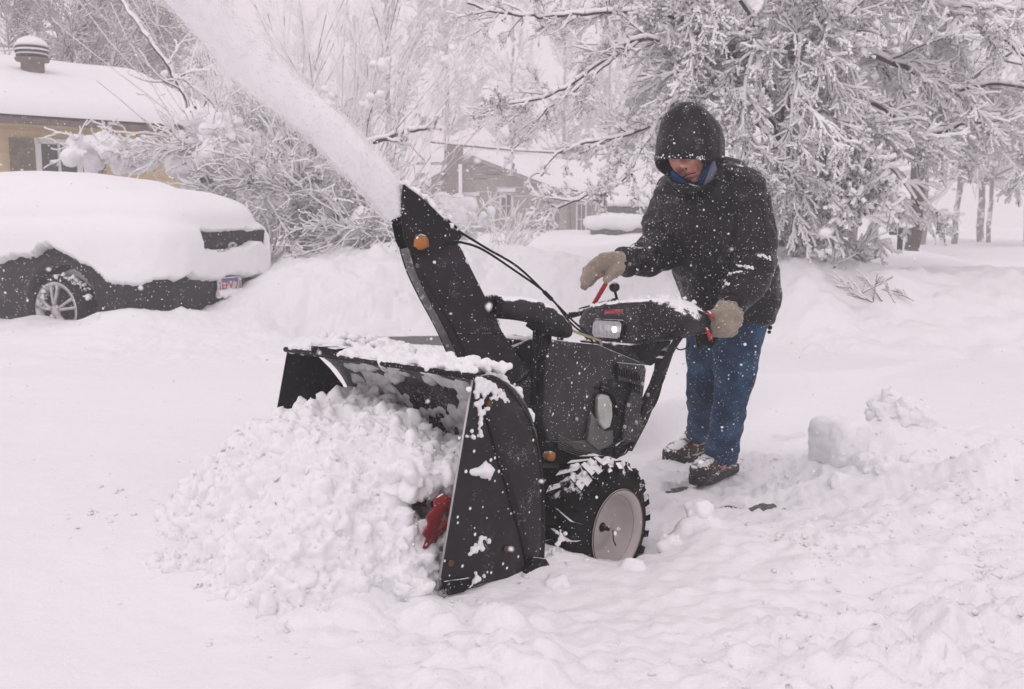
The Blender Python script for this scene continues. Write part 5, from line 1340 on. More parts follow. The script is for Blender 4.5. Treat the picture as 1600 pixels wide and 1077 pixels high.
# wind-driven metal roof vent
p_ = P(50, 84, 18.6); rp = p_-o0
m = MB(); ax = (0, 0, 1)
m.lathe((rp.x, rp.y, rp.z-.45), ax, [(0, .20), (.30, .20), (.31, .28), (.36, .30)], 20, up=(1, 0, 0)); vt = m.build('roof_vent', M_brick, rf, True)
m = MB()
for k, (z_, r_) in enumerate(((-.06, .27), (.01, .29), (.08, .28))): m.lathe((rp.x, rp.y, rp.z+z_), ax, [(0, .05), (0, r_), (.03, r_), (.045, .05)], 24, up=(1, 0, 0))
m.build('vent_louvres', M_dark, vt, True)
m = MB()
for k, (z_, r_, h_) in enumerate(((-.03, .275, .035), (.04, .29, .04))): m.lathe((rp.x, rp.y, rp.z+z_), ax, [(0, .02), (0, r_), (h_, r_-.02), (h_, .02)], 24, up=(1, 0, 0))
m.lathe((rp.x, rp.y, rp.z+.12), ax, [(0, .02), (0, .27), (.05, .27), (.12, .22), (.17, .12), (.185, 0)], 24, up=(1, 0, 0)); m.build('vent_snow', M_snow, vt, True)

# ---- grey-brown house in the middle distance
D = 40.0
gh = empty('grey_house', (0, 0, 0)); tag(gh, 'grey clapboard house with brick chimney and snowy gable roof behind the snow blower chute', 'house')
def G_(px, py, dY=0): return P(px, py, D+dY)
pk = G_(738, 250); le = G_(652, 297); re_ = G_(864, 300); bz = .3
depth = Vector((4.5, 9.0, 0))
m = MB(); g0 = [Vector((le.x, D, bz)), Vector((re_.x, D, bz)), Vector((re_.x, D, re_.z)), Vector((pk.x, D, pk.z)), Vector((le.x, D, le.z))]
m.prism(g0, Vector((0, .2, 0))); m.build('gable_wall', M_greybrown, gh)
m = MB(); k = 0
z_ = bz+.2
while z_ < pk.z-.15:
    xl = le.x if z_ < le.z else le.x+(z_-le.z)/(pk.z-le.z)*(pk.x-le.x); xr = re_.x if z_ < re_.z else re_.x-(z_-re_.z)/(pk.z-re_.z)*(re_.x-pk.x)
    for _ in range(2):
        a_ = RNG.uniform(xl, xr); b_ = min(xr, a_+RNG.uniform(.3, 1.4))
        if z_ < 1.95 and b_ > G_(722, 300).x and a_ < G_(805, 300).x: continue
        m.box(((a_+b_)/2, D-.03, z_), ((b_-a_)/2, .03, .013))
    z_ += .17
m.build('lap_snow', M_snow, gh)
m = MB()
th_ = Vector((0, 0, -.18)); ov = Vector((0, -.5, 0))
le2 = le+(le-pk)*.05; re2 = re_+(re_-pk)*.03
m.prism([pk+ov, le2+ov, le2+ov+depth, pk+ov+depth], Vector((0, 0, .12))); m.prism([pk+ov, re2+ov, re2+ov+depth, pk+ov+depth], Vector((0, 0, .12)))
rf2 = m.build('roof', M_greybrown, gh)
up = Vector((0, 0, .13))
puffy('roof_snow', le2+ov+up+Vector((-.1, -.1, 0)), le2+ov+depth+up, pk+ov+depth+up, pk+ov+up+Vector((0, -.1, 0)), .32, rf2, .05, 5, (40, 20))
puffy('roof_snow', re2+ov+up+Vector((.1, -.1, 0)), re2+ov+depth+up, pk+ov+depth+up, pk+ov+up+Vector((0, -.1, 0)), .32, rf2, .05, 6, (40, 20))
# long side wall to the right with lower roof
q0 = G_(866, 302); q1 = P(992, 327, D+3)
m = MB(); m.prism([Vector((re_.x, D+.1, bz)), Vector((q1.x-.3, D+3.1, bz)), Vector((q1.x-.3, D+3.1, q1.z)), Vector((re_.x, D+.1, q0.z-.1))], Vector((-.3, 6, 0))); m.build('wing_wall', M_greybrown, gh)
rr_ = P(905, 268, D+5); rl_ = P(800, 262, D+5)
m = MB(); A_ = Vector((re_.x-.4, D-.4, q0.z)); B_ = Vector((q1.x+.1, D+2.6, q1.z)); m.prism([A_, B_, rr_, rl_], Vector((0, 0, .12))); rf3 = m.build('wing_roof', M_greybrown, gh)
puffy('roof_snow', A_+up, B_+up+Vector((.1, -.1, 0)), rr_+up, rl_+up, .42, rf3, .06, 7, (40, 20))
# chimney
c0 = G_(711, 285, -.6); m = MB(); hw = 11.5/FPX*D; topz = G_(711, 226, -.6).z
m.box((c0.x, D-.45, (topz+bz)/2), (hw, .42, (topz-bz)/2)); ch = m.build('chimney', M_brick, gh)
m = MB(); zb = G_(711, 318, -.6).z; m.box((c0.x, D-.5, zb), (hw+.06, .48, .05)); m.box((c0.x+hw*.75, D-.9, zb+.8), (.07, .02, .7)); m.build('ledge_snow', M_snow, ch)
pts = [(c0.x+RNG.normal(0, .18), D-.45+RNG.normal(0, .2), topz+RNG.uniform(0, .22)) for i in range(40)]; clump('snow_cap', pts, [.16]*40, .04, .02, 5, M_snow, ch, 2, 8)
X_, N2 = Vector((1, 0, 0)), Vector((0, -1, 0))
def gwin(px, py, w_, h_): p = G_(px, py, -.05); return win(gh, Vector((p.x, D-.05, p.z)), X_, None, w_, h_, N2)
for px, py in ((735, 328), (791, 322)):
    w1 = gwin(px, py, .46, .95); p = G_(px, py); mm = MB(); mm.box((p.x, D-.12, p.z+.62), (.36, .09, .07)); mm.build('sill_snow', M_snow, w1)
def wing_pt(px): 
    t = (px-866)/(992-866); return Vector((re_.x+(q1.x-.3-re_.x)*t, D+3.1*t-.0, 0))
for px, w_, dk in ((858, .5, 0), (908, .55, 1), (960, .9, 0)):
    b_ = wing_pt(px); p = P(px, 343, b_.y); win(gh, Vector((p.x, b_.y-.02, p.z)), (wing_pt(992)-wing_pt(866)).normalized(), None, w_, .85 if not dk else 1.3, Vector((.3, -1, 0)).normalized(), .26, shm=M_brick)
# snow-roofed building farther behind
bh = empty('far_house', (0, 0, 0)); tag(bh, 'far house whose flat snowy roofline shows behind the brick chimney', 'house')
a_, b_ = P(650, 262, 52), P(860, 262, 52); m = MB(); m.box(((a_.x+b_.x)/2, 55, 1.6), ((b_.x-a_.x)/2, 3, 1.9)); m.build('wall', M_greybrown, bh)
e1 = P(650, 258, 51.5); e2 = P(860, 258, 51.5); m = MB(); m.prism([Vector((e1.x, 51.5, e1.z)), Vector((e2.x, 51.5, e2.z)), Vector((e2.x-1, 56, e2.z+1.0)), Vector((e1.x+1, 56, e1.z+1.0))], (0, 0, .12)); r4 = m.build('roof', M_greybrown, bh)
puffy('roof_snow', Vector((e1.x-.1, 51.4, e1.z+.13)), Vector((e2.x+.1, 51.4, e2.z+.13)), Vector((e2.x-1, 56, e2.z+1.13)), Vector((e1.x+1, 56, e1.z+1.13)), .45, r4, .07, 9, (40, 16))
# snow-laden overhead wire with its pole
a_, b_ = P(668, 222, 27), P(1180, 230, 27)
wr = empty('overhead_wire', a_); tag(wr, 'snow-laden overhead wire crossing above the grey house chimney', 'wire')
pts = [a_.lerp(b_, t)+Vector((0, 0, -.25*math.sin(math.pi*t))) for t in np.linspace(0, 1, 40)]; rel = [p-a_ for p in pts]
m = MB(); m.tube(rel, .018, 6); m.build('cable', M_dark, wr, True)
m = MB(); m.tube([p+Vector((0, 0, .040)) for p in rel], [.036+.012*float(fbm(i*.7, 2, 0, 2, 3)) for i in range(40)], 8); m.build('wire_snow', M_snow, wr, True)
pl = empty('utility_pole', (a_.x, 27, .3)); tag(pl, 'snow-capped utility pole at the left end of the overhead wire', 'pole')
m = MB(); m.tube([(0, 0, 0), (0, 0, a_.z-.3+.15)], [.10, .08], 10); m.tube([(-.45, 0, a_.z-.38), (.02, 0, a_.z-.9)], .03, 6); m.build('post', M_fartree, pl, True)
pts = [(RNG.normal(0, .05), RNG.normal(0, .05), a_.z-.05+RNG.uniform(-.15, .12)) for i in range(20)]; clump('snow_cap', pts, [.12]*20, .03, .02, 6, M_snow, pl, 2, 9)
# mailbox beyond the right-hand tree
mbx = P(1407, 362, 17.5); mb = empty('mailbox', (mbx.x, 17.5, .45)); tag(mb, 'dark mailbox under a loaf of snow beside the bark tree trunk', 'mailbox')
m = MB(); zz = mbx.z-.45; m.loft([((-.17, 0, zz), Vector((0, .09, 0)), Vector((0, 0, .06))), ((.17, 0, zz), Vector((0, .09, 0)), Vector((0, 0, .06)))], 16, e=.7); m.build('box', M_dark, mb, True)
m = MB(); m.tube([(0, 0, -.4), (0, 0, zz)], .05, 6); m.build('post', M_dark, mb)
pts = [(RNG.uniform(-.13, .13), RNG.uniform(-.06, .06), zz+.13+RNG.uniform(0, .06)) for i in range(40)]; clump('snow_cap', pts, [.09]*40, .02, .01, 9, M_snow, mb, 2, 10)
# ================================================================ TREES AND SHRUBS
class Br:
    def __init__(s): s.P0 = []; s.P1 = []; s.R0 = []; s.R1 = []
    def seg(s, a, b, r0, r1): s.P0.append(a[:]); s.P1.append(b[:]); s.R0.append(r0); s.R1.append(r1)
def rvec(): return Vector(RNG.normal(0, 1, 3))
def grow(br, p, d, ln, r, lvl, cfg):
    """recursive limb: droops or rises by cfg; collects tapered segments"""
    n = cfg['n'][lvl]; st = ln/n; d = d.normalized(); p = Vector(p)
    for i in range(n):
        t = i/n; r0 = r*(1-.75*t); r1 = r*(1-.75*(i+1)/n)
        d = (d+rvec()*cfg['wig'][lvl]+Vector((0, 0, cfg['grav'][lvl]*st))).normalized()
        q = p+d*st; br.seg(p, q, r0, max(r1, cfg['rmin'])); 
        if lvl < cfg['L'] and t >= cfg.get('bare', .0)*(lvl == 0):
            k = RNG.poisson(cfg['k'][lvl])
            for _ in range(k):
                a = rvec(); a = (a-d*a.dot(d)).normalized(); ang = RNG.uniform(*cfg['ang'])
                nd = d*math.cos(ang)+a*math.sin(ang)
                grow(br, p.lerp(q, RNG.random()), nd, ln*RNG.uniform(*cfg['sh'])*(1-.4*t), r0*.6, lvl+1, cfg)
        p = q
KM = 1.0
def limb(br, pts, r0, r1, cfg, kid, klen, start=0.0, k=6, droop=None):
    pts = catmull(pts, k); n = len(pts)-1; jt = .10*(pts[-1]-pts[0]).length/n
    pts = [p if i in (0, n) else p+rvec()*min(jt, .03) for i, p in enumerate(pts)]
    for i in range(n):
        t = i/n; a, b = pts[i], pts[i+1]; ra = r0+(r1-r0)*t; br.seg(a, b, ra, r0+(r1-r0)*(i+1)/n); d = (b-a).normalized()
        if t < start: continue
        for _ in range(RNG.poisson(kid*KM*(b-a).length)):
            w_ = rvec(); w_ = (w_-d*w_.dot(d)).normalized(); ang = RNG.uniform(.4, 1.1)
            grow(br, a.lerp(b, RNG.random()), d*math.cos(ang)+w_*math.sin(ang), klen*RNG.uniform(.5, 1.2)*(1-.35*t), max(ra*.45, .006), 0, cfg)
def make_snow(br, rs, lift, rscale=.8, rmax=.05, cut=.0):
    P0, P1, R0, R1 = map(np.array, (br.P0, br.P1, br.R0, br.R1))
    d = P1-P0; ln = np.linalg.norm(d, axis=1); hz = np.sqrt(np.clip(1-(d[:, 2]/(ln+1e-9))**2, 0, 1))      # horizontal-ness
    base = rs*(.35+.65*hz)*(.65+.7*(fbm(P0[:, 0]*2.5, P0[:, 1]*2.5, P0[:, 2]*2.5, 2, 4)*.5+.5))
    k = (hz > cut)&(RNG.random(len(P0)) < .97)
    A = np.minimum(base+R0*rscale, rmax); B = np.minimum(base*RNG.uniform(.7, 1.15, len(base))+R1*rscale, rmax)
    up = np.array([0, 0, 1.])
    return P0[k]+up*(A[k]*lift)[:, None]+up*R0[k][:, None]*.5, P1[k]+up*(B[k]*lift)[:, None]+up*R1[k][:, None]*.5, A[k], B[k]
def tree_obj(name, base, trunk, crown, label, cat='tree', group=None, bark=None, twig=None, snow=None, rs=.014, lift=.55, sides=4, cut=0, rmax=.05, rscale=.8, tn='trunk'):
    o = empty(name, base); tag(o, label, cat, group); b = np.array(base[:])
    if trunk.P0:
        V, F = segs(np.array(trunk.P0)-b, np.array(trunk.P1)-b, trunk.R0, trunk.R1, 10); mk(tn, V, F, bark or M_bark, o)
    V, F = segs(np.array(crown.P0)-b, np.array(crown.P1)-b, crown.R0, crown.R1, sides); V2, F2 = None, None
    if rs > 0:
        a, c, r0, r1 = make_snow(crown, rs, lift, rscale, rmax, cut); V2, F2 = segs(a-b, c-b, r0, r1, 5)
        cr = mk('crown', V, F, twig or M_twig, o)
        sn = mk('branch_snow', V2, F2, snow or M_treesnow, cr)
    else: cr = mk('crown', V, F, twig or M_twig, o)
    return o
# ---- A: the great snow-laden tree behind the man
cfgA = dict(n=[10, 7, 4], wig=[.10, .13, .17], grav=[-.8, -1.3, -1.6], L=2, k=[1.3, 1.05, 0], ang=(.25, .8), sh=(.35, .6), rmin=.0028)
tr = Br(); cr = Br(); YA = 9.8; KM = 1.1
bx = P(1238, 430, YA).x; base = Vector((bx, YA, .45))
limb(tr, [base-Vector((0, 0, .4)), P(1245, 330, YA), P(1225, 220, YA), P(1235, 90, YA), P(1250, -60, YA)], .16, .07, cfgA, 0, 0)
cr2 = Br(); cfgO = dict(n=[9, 6, 3], wig=[.13, .15, .2], grav=[-.25, -.3, -.4], L=2, k=[.95, .6, 0], ang=(.35, .8), sh=(.35, .6), rmin=.0028)
def LB(pl, r0, r1, kid, klen, start=.1): left_ = pl[-1][0] < 900; limb(cr2 if left_ else cr, [P(*q) for q in pl], r0*(.42 if left_ else .6), r1*.8, cfgO if left_ else cfgA, kid*(1.25 if left_ else 1), klen*(1.0 if left_ else 1.7), start)
LB([(1225, 190, 9.8), (1150, 70, 9.6), (1040, 25, 9.3), (930, 22, 9.1), (830, 28, 9.0), (730, 5, 8.9)], .055, .010, 6, .55)
LB([(1215, 230, 9.8), (1110, 120, 9.3), (1010, 60, 9.0), (930, 105, 8.9), (860, 150, 8.8), (770, 165, 8.7)], .050, .010, 6.5, .55)
LB([(1010, 60, 9.0), (960, 90, 8.9), (900, 140, 8.8), (840, 185, 8.8), (800, 240, 8.8)], .030, .008, 7, .5)
LB([(1225, 210, 9.8), (1120, 120, 9.0), (1040, 170, 8.7), (1000, 240, 8.5), (960, 290, 8.4), (880, 320, 8.3), (840, 345, 8.3)], .045, .008, 8, .45)
LB([(1060, 150, 8.8), (1010, 200, 8.7), (940, 220, 8.6), (870, 240, 8.6), (845, 275, 8.6)], .03, .008, 7, .45)
LB([(1230, 160, 9.8), (1140, 20, 9.9), (1050, -40, 10), (940, -60, 10.1)], .05, .02, 6, .8)
LB([(1230, 170, 9.8), (1180, 40, 9.4), (1130, -20, 9.2), (1080, 20, 9.0), (1060, 90, 8.9), (1050, 150, 8.9)], .045, .01, 8, .6)
LB([(1235, 140, 9.8), (1300, 20, 9.7), (1380, -20, 9.5), (1470, 10, 9.3), (1560, 60, 9.2), (1640, 110, 9.1)], .055, .012, 6.5, .6)
LB([(1230, 200, 9.8), (1310, 90, 9.5), (1400, 100, 9.3), (1480, 140, 9.2), (1560, 130, 9.1), (1650, 150, 9.0)], .05, .012, 6.5, .6)
LB([(1228, 240, 9.8), (1300, 150, 9.4), (1380, 170, 9.2), (1450, 210, 9.1), (1530, 190, 9.0), (1620, 230, 8.9)], .045, .010, 6.5, .55)
LB([(1228, 260, 9.8), (1290, 190, 9.3), (1350, 230, 9.1), (1400, 270, 9.0), (1440, 330, 9.0)], .04, .008, 6.5, .5)
LB([(1235, 280, 9.8), (1270, 240, 9.2), (1310, 290, 9.0), (1330, 350, 8.9)], .035, .008, 8, .45)
LB([(1228, 150, 9.6), (1200, 60, 9.0), (1170, 110, 8.6), (1160, 200, 8.5), (1165, 290, 8.5)], .04, .008, 9, .45)
LB([(1232, 130, 9.6), (1250, 60, 9.0), (1240, 140, 8.6), (1235, 240, 8.5), (1245, 330, 8.5)], .04, .008, 9, .45)
LB([(1232, 120, 9.6), (1290, 40, 9.1), (1300, 130, 8.8), (1290, 230, 8.7), (1300, 300, 8.7)], .04, .008, 9, .45)
LB([(1225, 150, 9.6), (1130, 50, 9.2), (1100, 130, 8.9), (1090, 180, 8.9)], .035, .008, 9, .45)
LB([(1235, 300, 9.8), (1215, 260, 9.5), (1240, 330, 9.2), (1250, 395, 9.1)], .03, .008, 9, .4)
LB([(1240, 340, 9.8), (1270, 330, 9.4), (1290, 370, 9.2), (1320, 400, 9.1)], .025, .008, 7, .35)
print('treeA segs', len(cr.P0)); KM = 1.0
big = tree_obj('tree', base, tr, cr, 'large tree close behind the man, its drooping branches thickly loaded with snow', rs=.0122, lift=.85, rmax=.033)
_b = np.array(base[:]); V, F = segs(np.array(cr2.P0)-_b, np.array(cr2.P1)-_b, cr2.R0, cr2.R1, 4); lf = mk('limbs', V, F, M_twig, big)
a, c_, r0_, r1_ = make_snow(cr2, .0085, .7, .9, .026); V, F = segs(a-_b, c_-_b, r0_, r1_, 5); mk('branch_snow', V, F, M_treesnow, lf)
# ---- drooping snow-clotted evergreen bough right of the man
cfgB = dict(n=[5, 3], wig=[.12, .2], grav=[-2.2, -2.2], L=1, k=[1.6, 0], ang=(.5, 1.0), sh=(.4, .6), rmin=.004)
tr = Br(); cr = Br(); yb_ = 8.6; bb = P(1335, 415, yb_); bb.z = .5
limb(tr, [P(1337, 345, yb_), P(1340, 300, yb_), P(1345, 262, yb_)], .014, .01, cfgB, 0, 0)
limb(cr, [P(1335, 350, yb_), P(1338, 300, yb_), P(1345, 262, yb_)], .012, .008, cfgB, 70, .42, 0)
limb(cr, [P(1335, 320, yb_), P(1360, 280, 8.5), P(1385, 300, 8.4)], .012, .008, cfgB, 30, .30, 0)
limb(cr, [P(1335, 320, yb_), P(1310, 285, 8.5), P(1290, 310, 8.4)], .012, .008, cfgB, 30, .30, 0)
tree_obj('young_tree', bb, tr, cr, 'small tree right of the man bowed into a dome by heavy snow', bark=M_treesnow, rs=.022, lift=.7, rmax=.05)
# ---- right background tree with bare bark trunk
def trunk_tree(name, px, Yb, topx, label, r=.2, hgt_=3.0, group=None, cfg=None, limbs=9, ln=3.2, rs=.03, seed=0, zb=.4, bark=None, twig=None, fork=1.6):
    tr = Br(); cr = Br(); b = P(px, 400, Yb); b.z = zb
    t1 = P(topx, 300, Yb); t1.z = zb+fork; cfg = cfg or dict(n=[7, 5, 3], wig=[.12, .16, .2], grav=[.0, -.15, -.3], L=2, k=[1.1, 1.2, 0], ang=(.35, .9), sh=(.35, .6), rmin=.006)
    limb(tr, [b-Vector((0, 0, .5)), b.lerp(t1, .5), t1], r, r*.7, cfg, 0, 0)
    for i in range(limbs):
        a = 2*math.pi*i/limbs+RNG.uniform(-.3, .3); e = RNG.uniform(.25, 1.1); d = Vector((math.cos(a)*math.cos(e), math.sin(a)*math.cos(e), math.sin(e)))
        grow(cr, t1-Vector((0, 0, RNG.uniform(0, .3))), d, ln*RNG.uniform(.7, 1.15), r*.45, 0, cfg)
    return tree_obj(name, b, tr, cr, label, group=group, rs=rs, lift=.6, bark=bark or M_bark, twig=twig, rmax=.09, sides=3)
trunk_tree('tree', 1424, 18.0, 1436, 'tree with a bare dark bark trunk beside the mailbox', .135, limbs=9, ln=3.0, rs=.022, fork=2.7, zb=.2)
tall_specs = [(1492, 27.6, 'pale slender tree fading in blowing snow right of the bark trunk', .085, 9)]
#trunk_tree('tree', 1478, 29.0, 1474, 'thin faint tree just left of the double-stemmed one', .10, limbs=7, ln=3.0, rs=.035, twig=M_fartree, bark=M_fartree)
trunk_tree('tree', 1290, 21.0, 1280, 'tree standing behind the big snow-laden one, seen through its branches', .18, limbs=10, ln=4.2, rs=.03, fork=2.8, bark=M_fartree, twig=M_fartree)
#trunk_tree('tree', 1590, 15.5, 1620, 'tree reaching in at the right edge of the frame', .16, limbs=10, ln=3.8, rs=.022, fork=2.6)
# tall dark trees beyond the big one, upper right
cfgT = dict(n=[8, 5, 3], wig=[.08, .14, .2], grav=[.25, .15, .0], L=2, k=[1.5, 1.3, 0], ang=(.35, .8), sh=(.28, .48), rmin=.008)
def tall_tree(px, Yb, label, r=.2, h=9, n=1, group=None, rs=.02, lean=0, twig=None, name='bare_tree', k=None, rmin=.009, kid=3.0):
    tr = Br(); cr = Br(); b = P(px, 380, Yb); b.z = .3; cfg = dict(cfgT)
    if k: cfg['k'] = k
    cfg['rmin'] = rmin
    pts = [b-Vector((0, 0, .4)), b+Vector((lean*.2, 0, h*.3)), b+Vector((lean*.6, 0, h*.65)), b+Vector((lean, 0, h))]
    limb(tr, pts, r, r*.3, cfg, 0, 0)
    limb(cr, pts[1:], r*.3, .02, cfg, kid, h*.36, 0)
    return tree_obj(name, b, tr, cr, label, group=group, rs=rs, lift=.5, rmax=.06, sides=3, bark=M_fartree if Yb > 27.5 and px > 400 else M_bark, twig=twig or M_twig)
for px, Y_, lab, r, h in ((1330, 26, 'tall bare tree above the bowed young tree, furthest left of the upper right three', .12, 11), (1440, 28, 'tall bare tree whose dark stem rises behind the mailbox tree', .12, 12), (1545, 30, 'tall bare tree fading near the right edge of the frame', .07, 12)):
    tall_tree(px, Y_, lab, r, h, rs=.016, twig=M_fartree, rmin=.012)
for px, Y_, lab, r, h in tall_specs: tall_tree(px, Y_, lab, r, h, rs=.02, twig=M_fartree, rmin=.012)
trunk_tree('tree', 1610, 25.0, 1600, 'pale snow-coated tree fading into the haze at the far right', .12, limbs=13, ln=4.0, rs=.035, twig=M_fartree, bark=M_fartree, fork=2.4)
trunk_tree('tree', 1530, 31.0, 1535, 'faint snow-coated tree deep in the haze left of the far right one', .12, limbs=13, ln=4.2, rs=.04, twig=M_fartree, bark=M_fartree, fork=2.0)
# dark bare trees behind the yellow house
for px, Y_, lab, r, h, ln in ((100, 27, 'dark bare tree rising behind the ridge of the yellow house near its roof vent', .25, 10, 1.5), (25, 29, 'dark bare tree at the far left behind the yellow house', .24, 10, 1.0), (165, 31, 'leaning dark bare tree right of the roof vent', .22, 11, 2.5), (250, 33, 'bare tree above the right end of the yellow roof', .2, 10, 1.0)):
    tall_tree(px, Y_, lab, r, h, rs=.006, lean=ln, k=[2.2, 1.9, 0], rmin=.013, kid=5)
# pale far trees in the gap
for px, Y_, lab, h in ((700, 44, 'pale far bare tree rising left of the grey house chimney', 12), (800, 52, 'pale rounded bare tree above the grey house roof', 12), (880, 56, 'pale bare tree right above the snowy wing roof', 11), (610, 40, 'pale far tree behind the snowy shrub twigs', 12), (950, 60, 'faintest far tree behind the hanging branches', 12), (1020, 54, 'far tree just left of the hood in the haze', 11)):
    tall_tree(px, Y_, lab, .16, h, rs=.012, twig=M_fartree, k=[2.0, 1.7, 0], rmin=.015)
# ---- B: tall multi-stem shrub in the left middle
cfgS = dict(n=[9, 5], wig=[.05, .08], grav=[.10, .2], L=1, k=[.9, 0], ang=(.2, .5), sh=(.35, .65), rmin=.0045)
def shrub(name, px, Yb, label, stems, ln, spread, zb=.5, rs=.010, cfg=None, r=.014, twig=None, dirb=(0, 0), group=None, balls=0, py=400, rscale=.8, cat='shrub', cut=0):
    cr = Br(); b = P(px, py, Yb); b.z = zb; cfg = cfg or cfgS
    for i in range(stems):
        a = RNG.uniform(0, 2*math.pi); e = RNG.uniform(*spread); d = Vector((math.cos(a)*math.cos(e)+dirb[0], math.sin(a)*math.cos(e)*.7, math.sin(e)+dirb[1]))
        grow(cr, b+Vector((RNG.normal(0, .15), RNG.normal(0, .12), -.1)), d, ln*RNG.uniform(.6, 1.1), r*RNG.uniform(.6, 1.2), 0, cfg)
    o = tree_obj(name, b, Br(), cr, label, cat, group, rs=rs, lift=.6, sides=3, rmax=.06, twig=twig or M_twigred, rscale=rscale, cut=cut)
    if balls:
        ids = RNG.integers(0, len(cr.P0), balls); pts = []; rr = []
        for i in ids:
            c = Vector(cr.P0[int(i)])-b
            if c.z > ln*.8 or c.z < .3: continue
            for q in range(7): pts.append((c+rvec()*.06)[:]); rr.append(RNG.uniform(.03, .065))
        clump('snow_clots', pts, rr, .018, .03, 12, M_treesnow, o, 3, 31)
    return o
shrub('shrub', 525, 12.5, 'tall many-stemmed shrub with upright reddish twigs behind the snow jet', 30, 3.6, (.75, 1.5), dirb=(.15, 0), balls=10, rs=.004, r=.010, zb=.6)
shrub('shrub', 600, 14.0, 'shrub of fanned reddish twigs leaning right toward the utility pole', 9, 2.8, (.85, 1.3), dirb=(.12, .1), balls=3, rs=.004, r=.009, zb=.6)
shrub('shrub', 400, 13.2, 'tall twiggy shrub on the left side of the snow jet', 20, 3.8, (.8, 1.5), dirb=(0, 0), balls=8, rs=.004, r=.010, zb=.6)
# ragged snow-buried bushes along the bank
def mound(name, px, py, Yb, rx, ry, rz, label, n=60, twigs=60, seed=0, amp=.05, vox=.022, drape=True, red=False, twl=.5):
    c = P(px, py, Yb); o = empty(name, (c.x, c.y, gz(c.x, c.y))); tag(o, label, 'bush'); b = Vector(o.location)
    pts = []; rr = []
    for i in range(int(n*1.8)):
        v = rvec().normalized()*RNG.random()**.4; p = Vector((v.x*rx, v.y*ry, v.z*rz))+c-b
        if p.z < -.05: continue
        pts.append(p[:]); rr.append(RNG.uniform(.045, .15)*min(1, (rx+rz)*1.1))
    cl = clump('snow_load', pts, rr, vox, amp, 7, M_snowclump, o, 5, seed, smooth=1)
    cr = Br(); cf = dict(n=[9, 5], wig=[.17, .2], grav=[-.5, -.9], L=1, k=[.95, 0], ang=(.3, .8), sh=(.35, .6), rmin=.0035)
    for i in range(int(twigs*.7)):
        v = rvec(); v.z = abs(v.z)*.6-.1; v.normalize(); p = Vector((v.x*rx, v.y*ry, v.z*rz))*RNG.uniform(.3, .95)+c
        v = (v+rvec()*.6).normalized(); v.y = -abs(v.y); grow(cr, p, v, twl*RNG.uniform(.7, 1.7), .0055, 0, cf)
    bb_ = np.array(b[:]); V, F = segs(np.array(cr.P0)-bb_, np.array(cr.P1)-bb_, cr.R0, cr.R1, 3); tw = mk('twigs', V, F, M_twig, o)
    a, c2, r0, r1 = make_snow(cr, .0078, .7, .8, .03); V, F = segs(a-bb_, c2-bb_, r0, r1, 5); mk('twig_snow', V, F, M_treesnow, tw)
    return o
mound('bush', 340, 245, 12.0, .52, .45, .55, 'dome-shaped snow-draped bush right of the yellow house wall', 90, 60, 1)
mound('bush', 175, 240, 12.6, .60, .4, .18, 'low snow-smothered bush in front of the yellow house window', 60, 26, 2, twl=.35)
mound('bush', 425, 310, 11.6, .42, .4, .42, 'snowy bush showing dark twigs just right of the parked car', 60, 120, 3)
mound('bush', 505, 330, 11.8, .50, .4, .50, 'ragged bush with dark gaps and twigs beneath the snow jet', 50, 170, 4, amp=.07)
mound('bush', 580, 365, 11.2, .42, .4, .25, 'low twiggy bush left of the chute', 36, 90, 5, twl=.6)
mound('bush', 450, 220, 13.0, .55, .45, .35, 'upper snow-laden bush seen just below the jet', 40, 120, 6, amp=.07)
mound('bush', 690, 345, 13.5, .7, .4, .3, 'rounded snowy bush right behind the chute deflector', 50, 10, 7)
mound('bush', 600, 315, 14, .4, .4, .3, 'soft snow-buried bush left of the chute deflector tip', 50, 10, 8)
shrub('shrub', 785, 15.0, 'small upright snow-frosted shrub in front of the grey house windows', 10, .95, (.6, 1.5), rs=.007, zb=.55, r=.009, py=395)
shrub('shrub', 1265, 9.3, 'bare thorny twigs poking from the bank beside the man', 16, .7, (.2, 1.2), rs=.006, zb=.55, r=.008, twig=M_twig, dirb=(.3, 0))
shrub('twig_tuft', 1360, 8.2, 'little tuft of bare twigs sticking out of the snow at the right', 8, .3, (.2, 1.2), rs=.003, zb=.50, r=.006, twig=M_twig, cat='twigs')
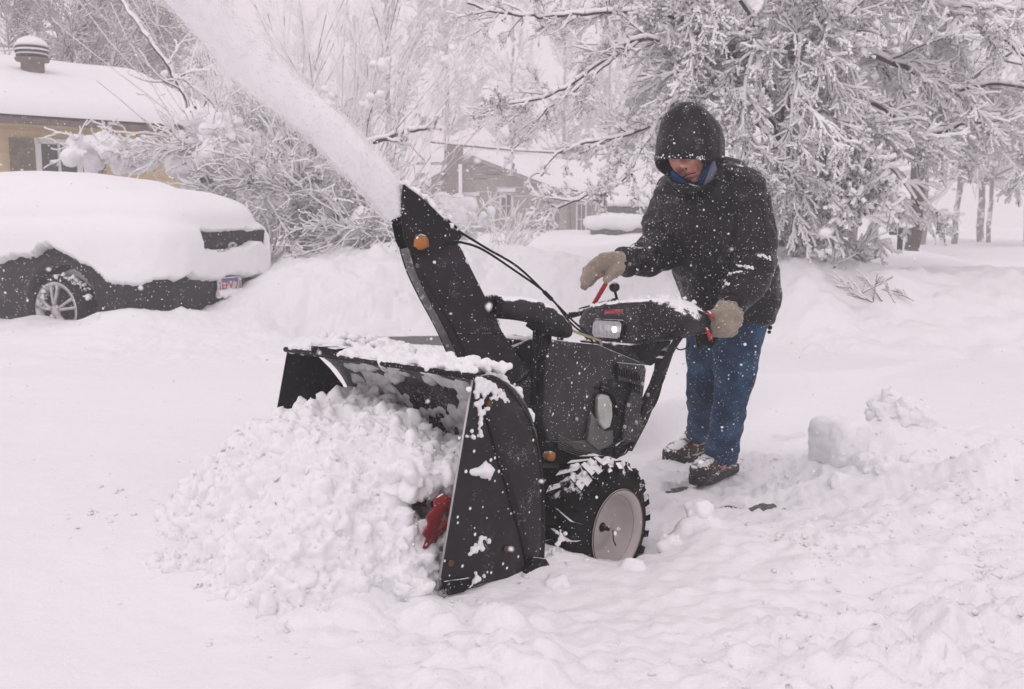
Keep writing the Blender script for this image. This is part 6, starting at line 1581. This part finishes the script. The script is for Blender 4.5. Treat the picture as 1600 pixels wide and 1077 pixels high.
# leaning snow-plastered stem crossing the yellow roof
cfgL = dict(n=[6, 3], wig=[.12, .2], grav=[.1, 0], L=1, k=[.8, 0], ang=(.3, .9), sh=(.4, .6), rmin=.005)
cr = Br(); tr = Br(); Yl = 12.2; b = P(330, 300, Yl); b.z = .5
limb(cr, [P(322, 260, Yl), P(300, 185, Yl), P(270, 115, Yl), P(225, 50, Yl), P(180, -10, Yl), P(150, -60, Yl)], .030, .014, cfgL, 2.2, .7, .1)
limb(cr, [P(322, 260, Yl), P(312, 190, Yl-.1), P(300, 150, Yl-.1), P(300, 120, Yl-.1)], .018, .008, cfgL, 2, .5, .1)
limb(cr, [P(365, 215, Yl), P(335, 165, Yl), P(310, 140, Yl), P(280, 120, Yl)], .02, .01, cfgL, 3, .7, .1)
limb(cr, [P(275, 125, Yl), P(240, 128, Yl-.2), P(210, 120, Yl-.3), P(198, 112, Yl-.3)], .010, .005, cfgL, 1, .3, .1)
limb(cr, [P(275, 125, Yl), P(300, 112, Yl-.2), P(330, 110, Yl-.3)], .010, .005, cfgL, 2, .4, .1)
tree_obj('leaning_sapling', b, tr, cr, 'slender leaning sapling plastered with snow in front of the yellow house roof', rs=.009, lift=.35, sides=6, rmax=.045, rscale=.9)
# snowy branch reaching right under the twigs
cr = Br(); limb(cr, [P(560, 228, 12.0), P(600, 218, 11.8), P(640, 205, 11.6), P(680, 200, 11.5)], .03, .012, cfgL, 4, .5, .1)
tree_obj('snowy_branch', P(560, 260, 12.0), Br(), cr, 'thick snow-padded branch jutting right above the chute', cat='branch', rs=.014, lift=.7, sides=6, rmax=.075)
# far treeline that closes the view
for i, (px, Y_) in enumerate(((560, 62), (480, 60), (330, 58), (1150, 58), (1260, 62), (1360, 60), (1660, 50))):
    tall_tree(px, Y_, ['pale far tree left of the grey house', 'far tree behind the tall left shrub', 'far tree behind the leaning sapling', 'far tree behind the man', 'far tree behind the big snow-laden tree', 'far tree above the bowed young tree', 'far tree outside the right edge'][i], .2, 13, rs=.02, k=[1.5, 1.3, 0])
# ================================================================ HAZE
M_haze = bpy.data.materials.new('haze'); M_haze.use_nodes = True; t = M_haze.node_tree; t.nodes.clear()
vo = t.nodes.new('ShaderNodeVolumePrincipled'); vo.inputs['Color'].default_value = (1, .985, .99, 1); vo.inputs['Density'].default_value = .0105; vo.inputs['Anisotropy'].default_value = .2
ou = t.nodes.new('ShaderNodeOutputMaterial'); t.links.new(vo.outputs[0], ou.inputs['Volume'])
hz = MB().box((0, 43.5, 7.9), (93, 51, 9.4)).build('haze', M_haze); tag(hz, 'pale blowing snow haze filling the air', 'haze', kind='stuff')
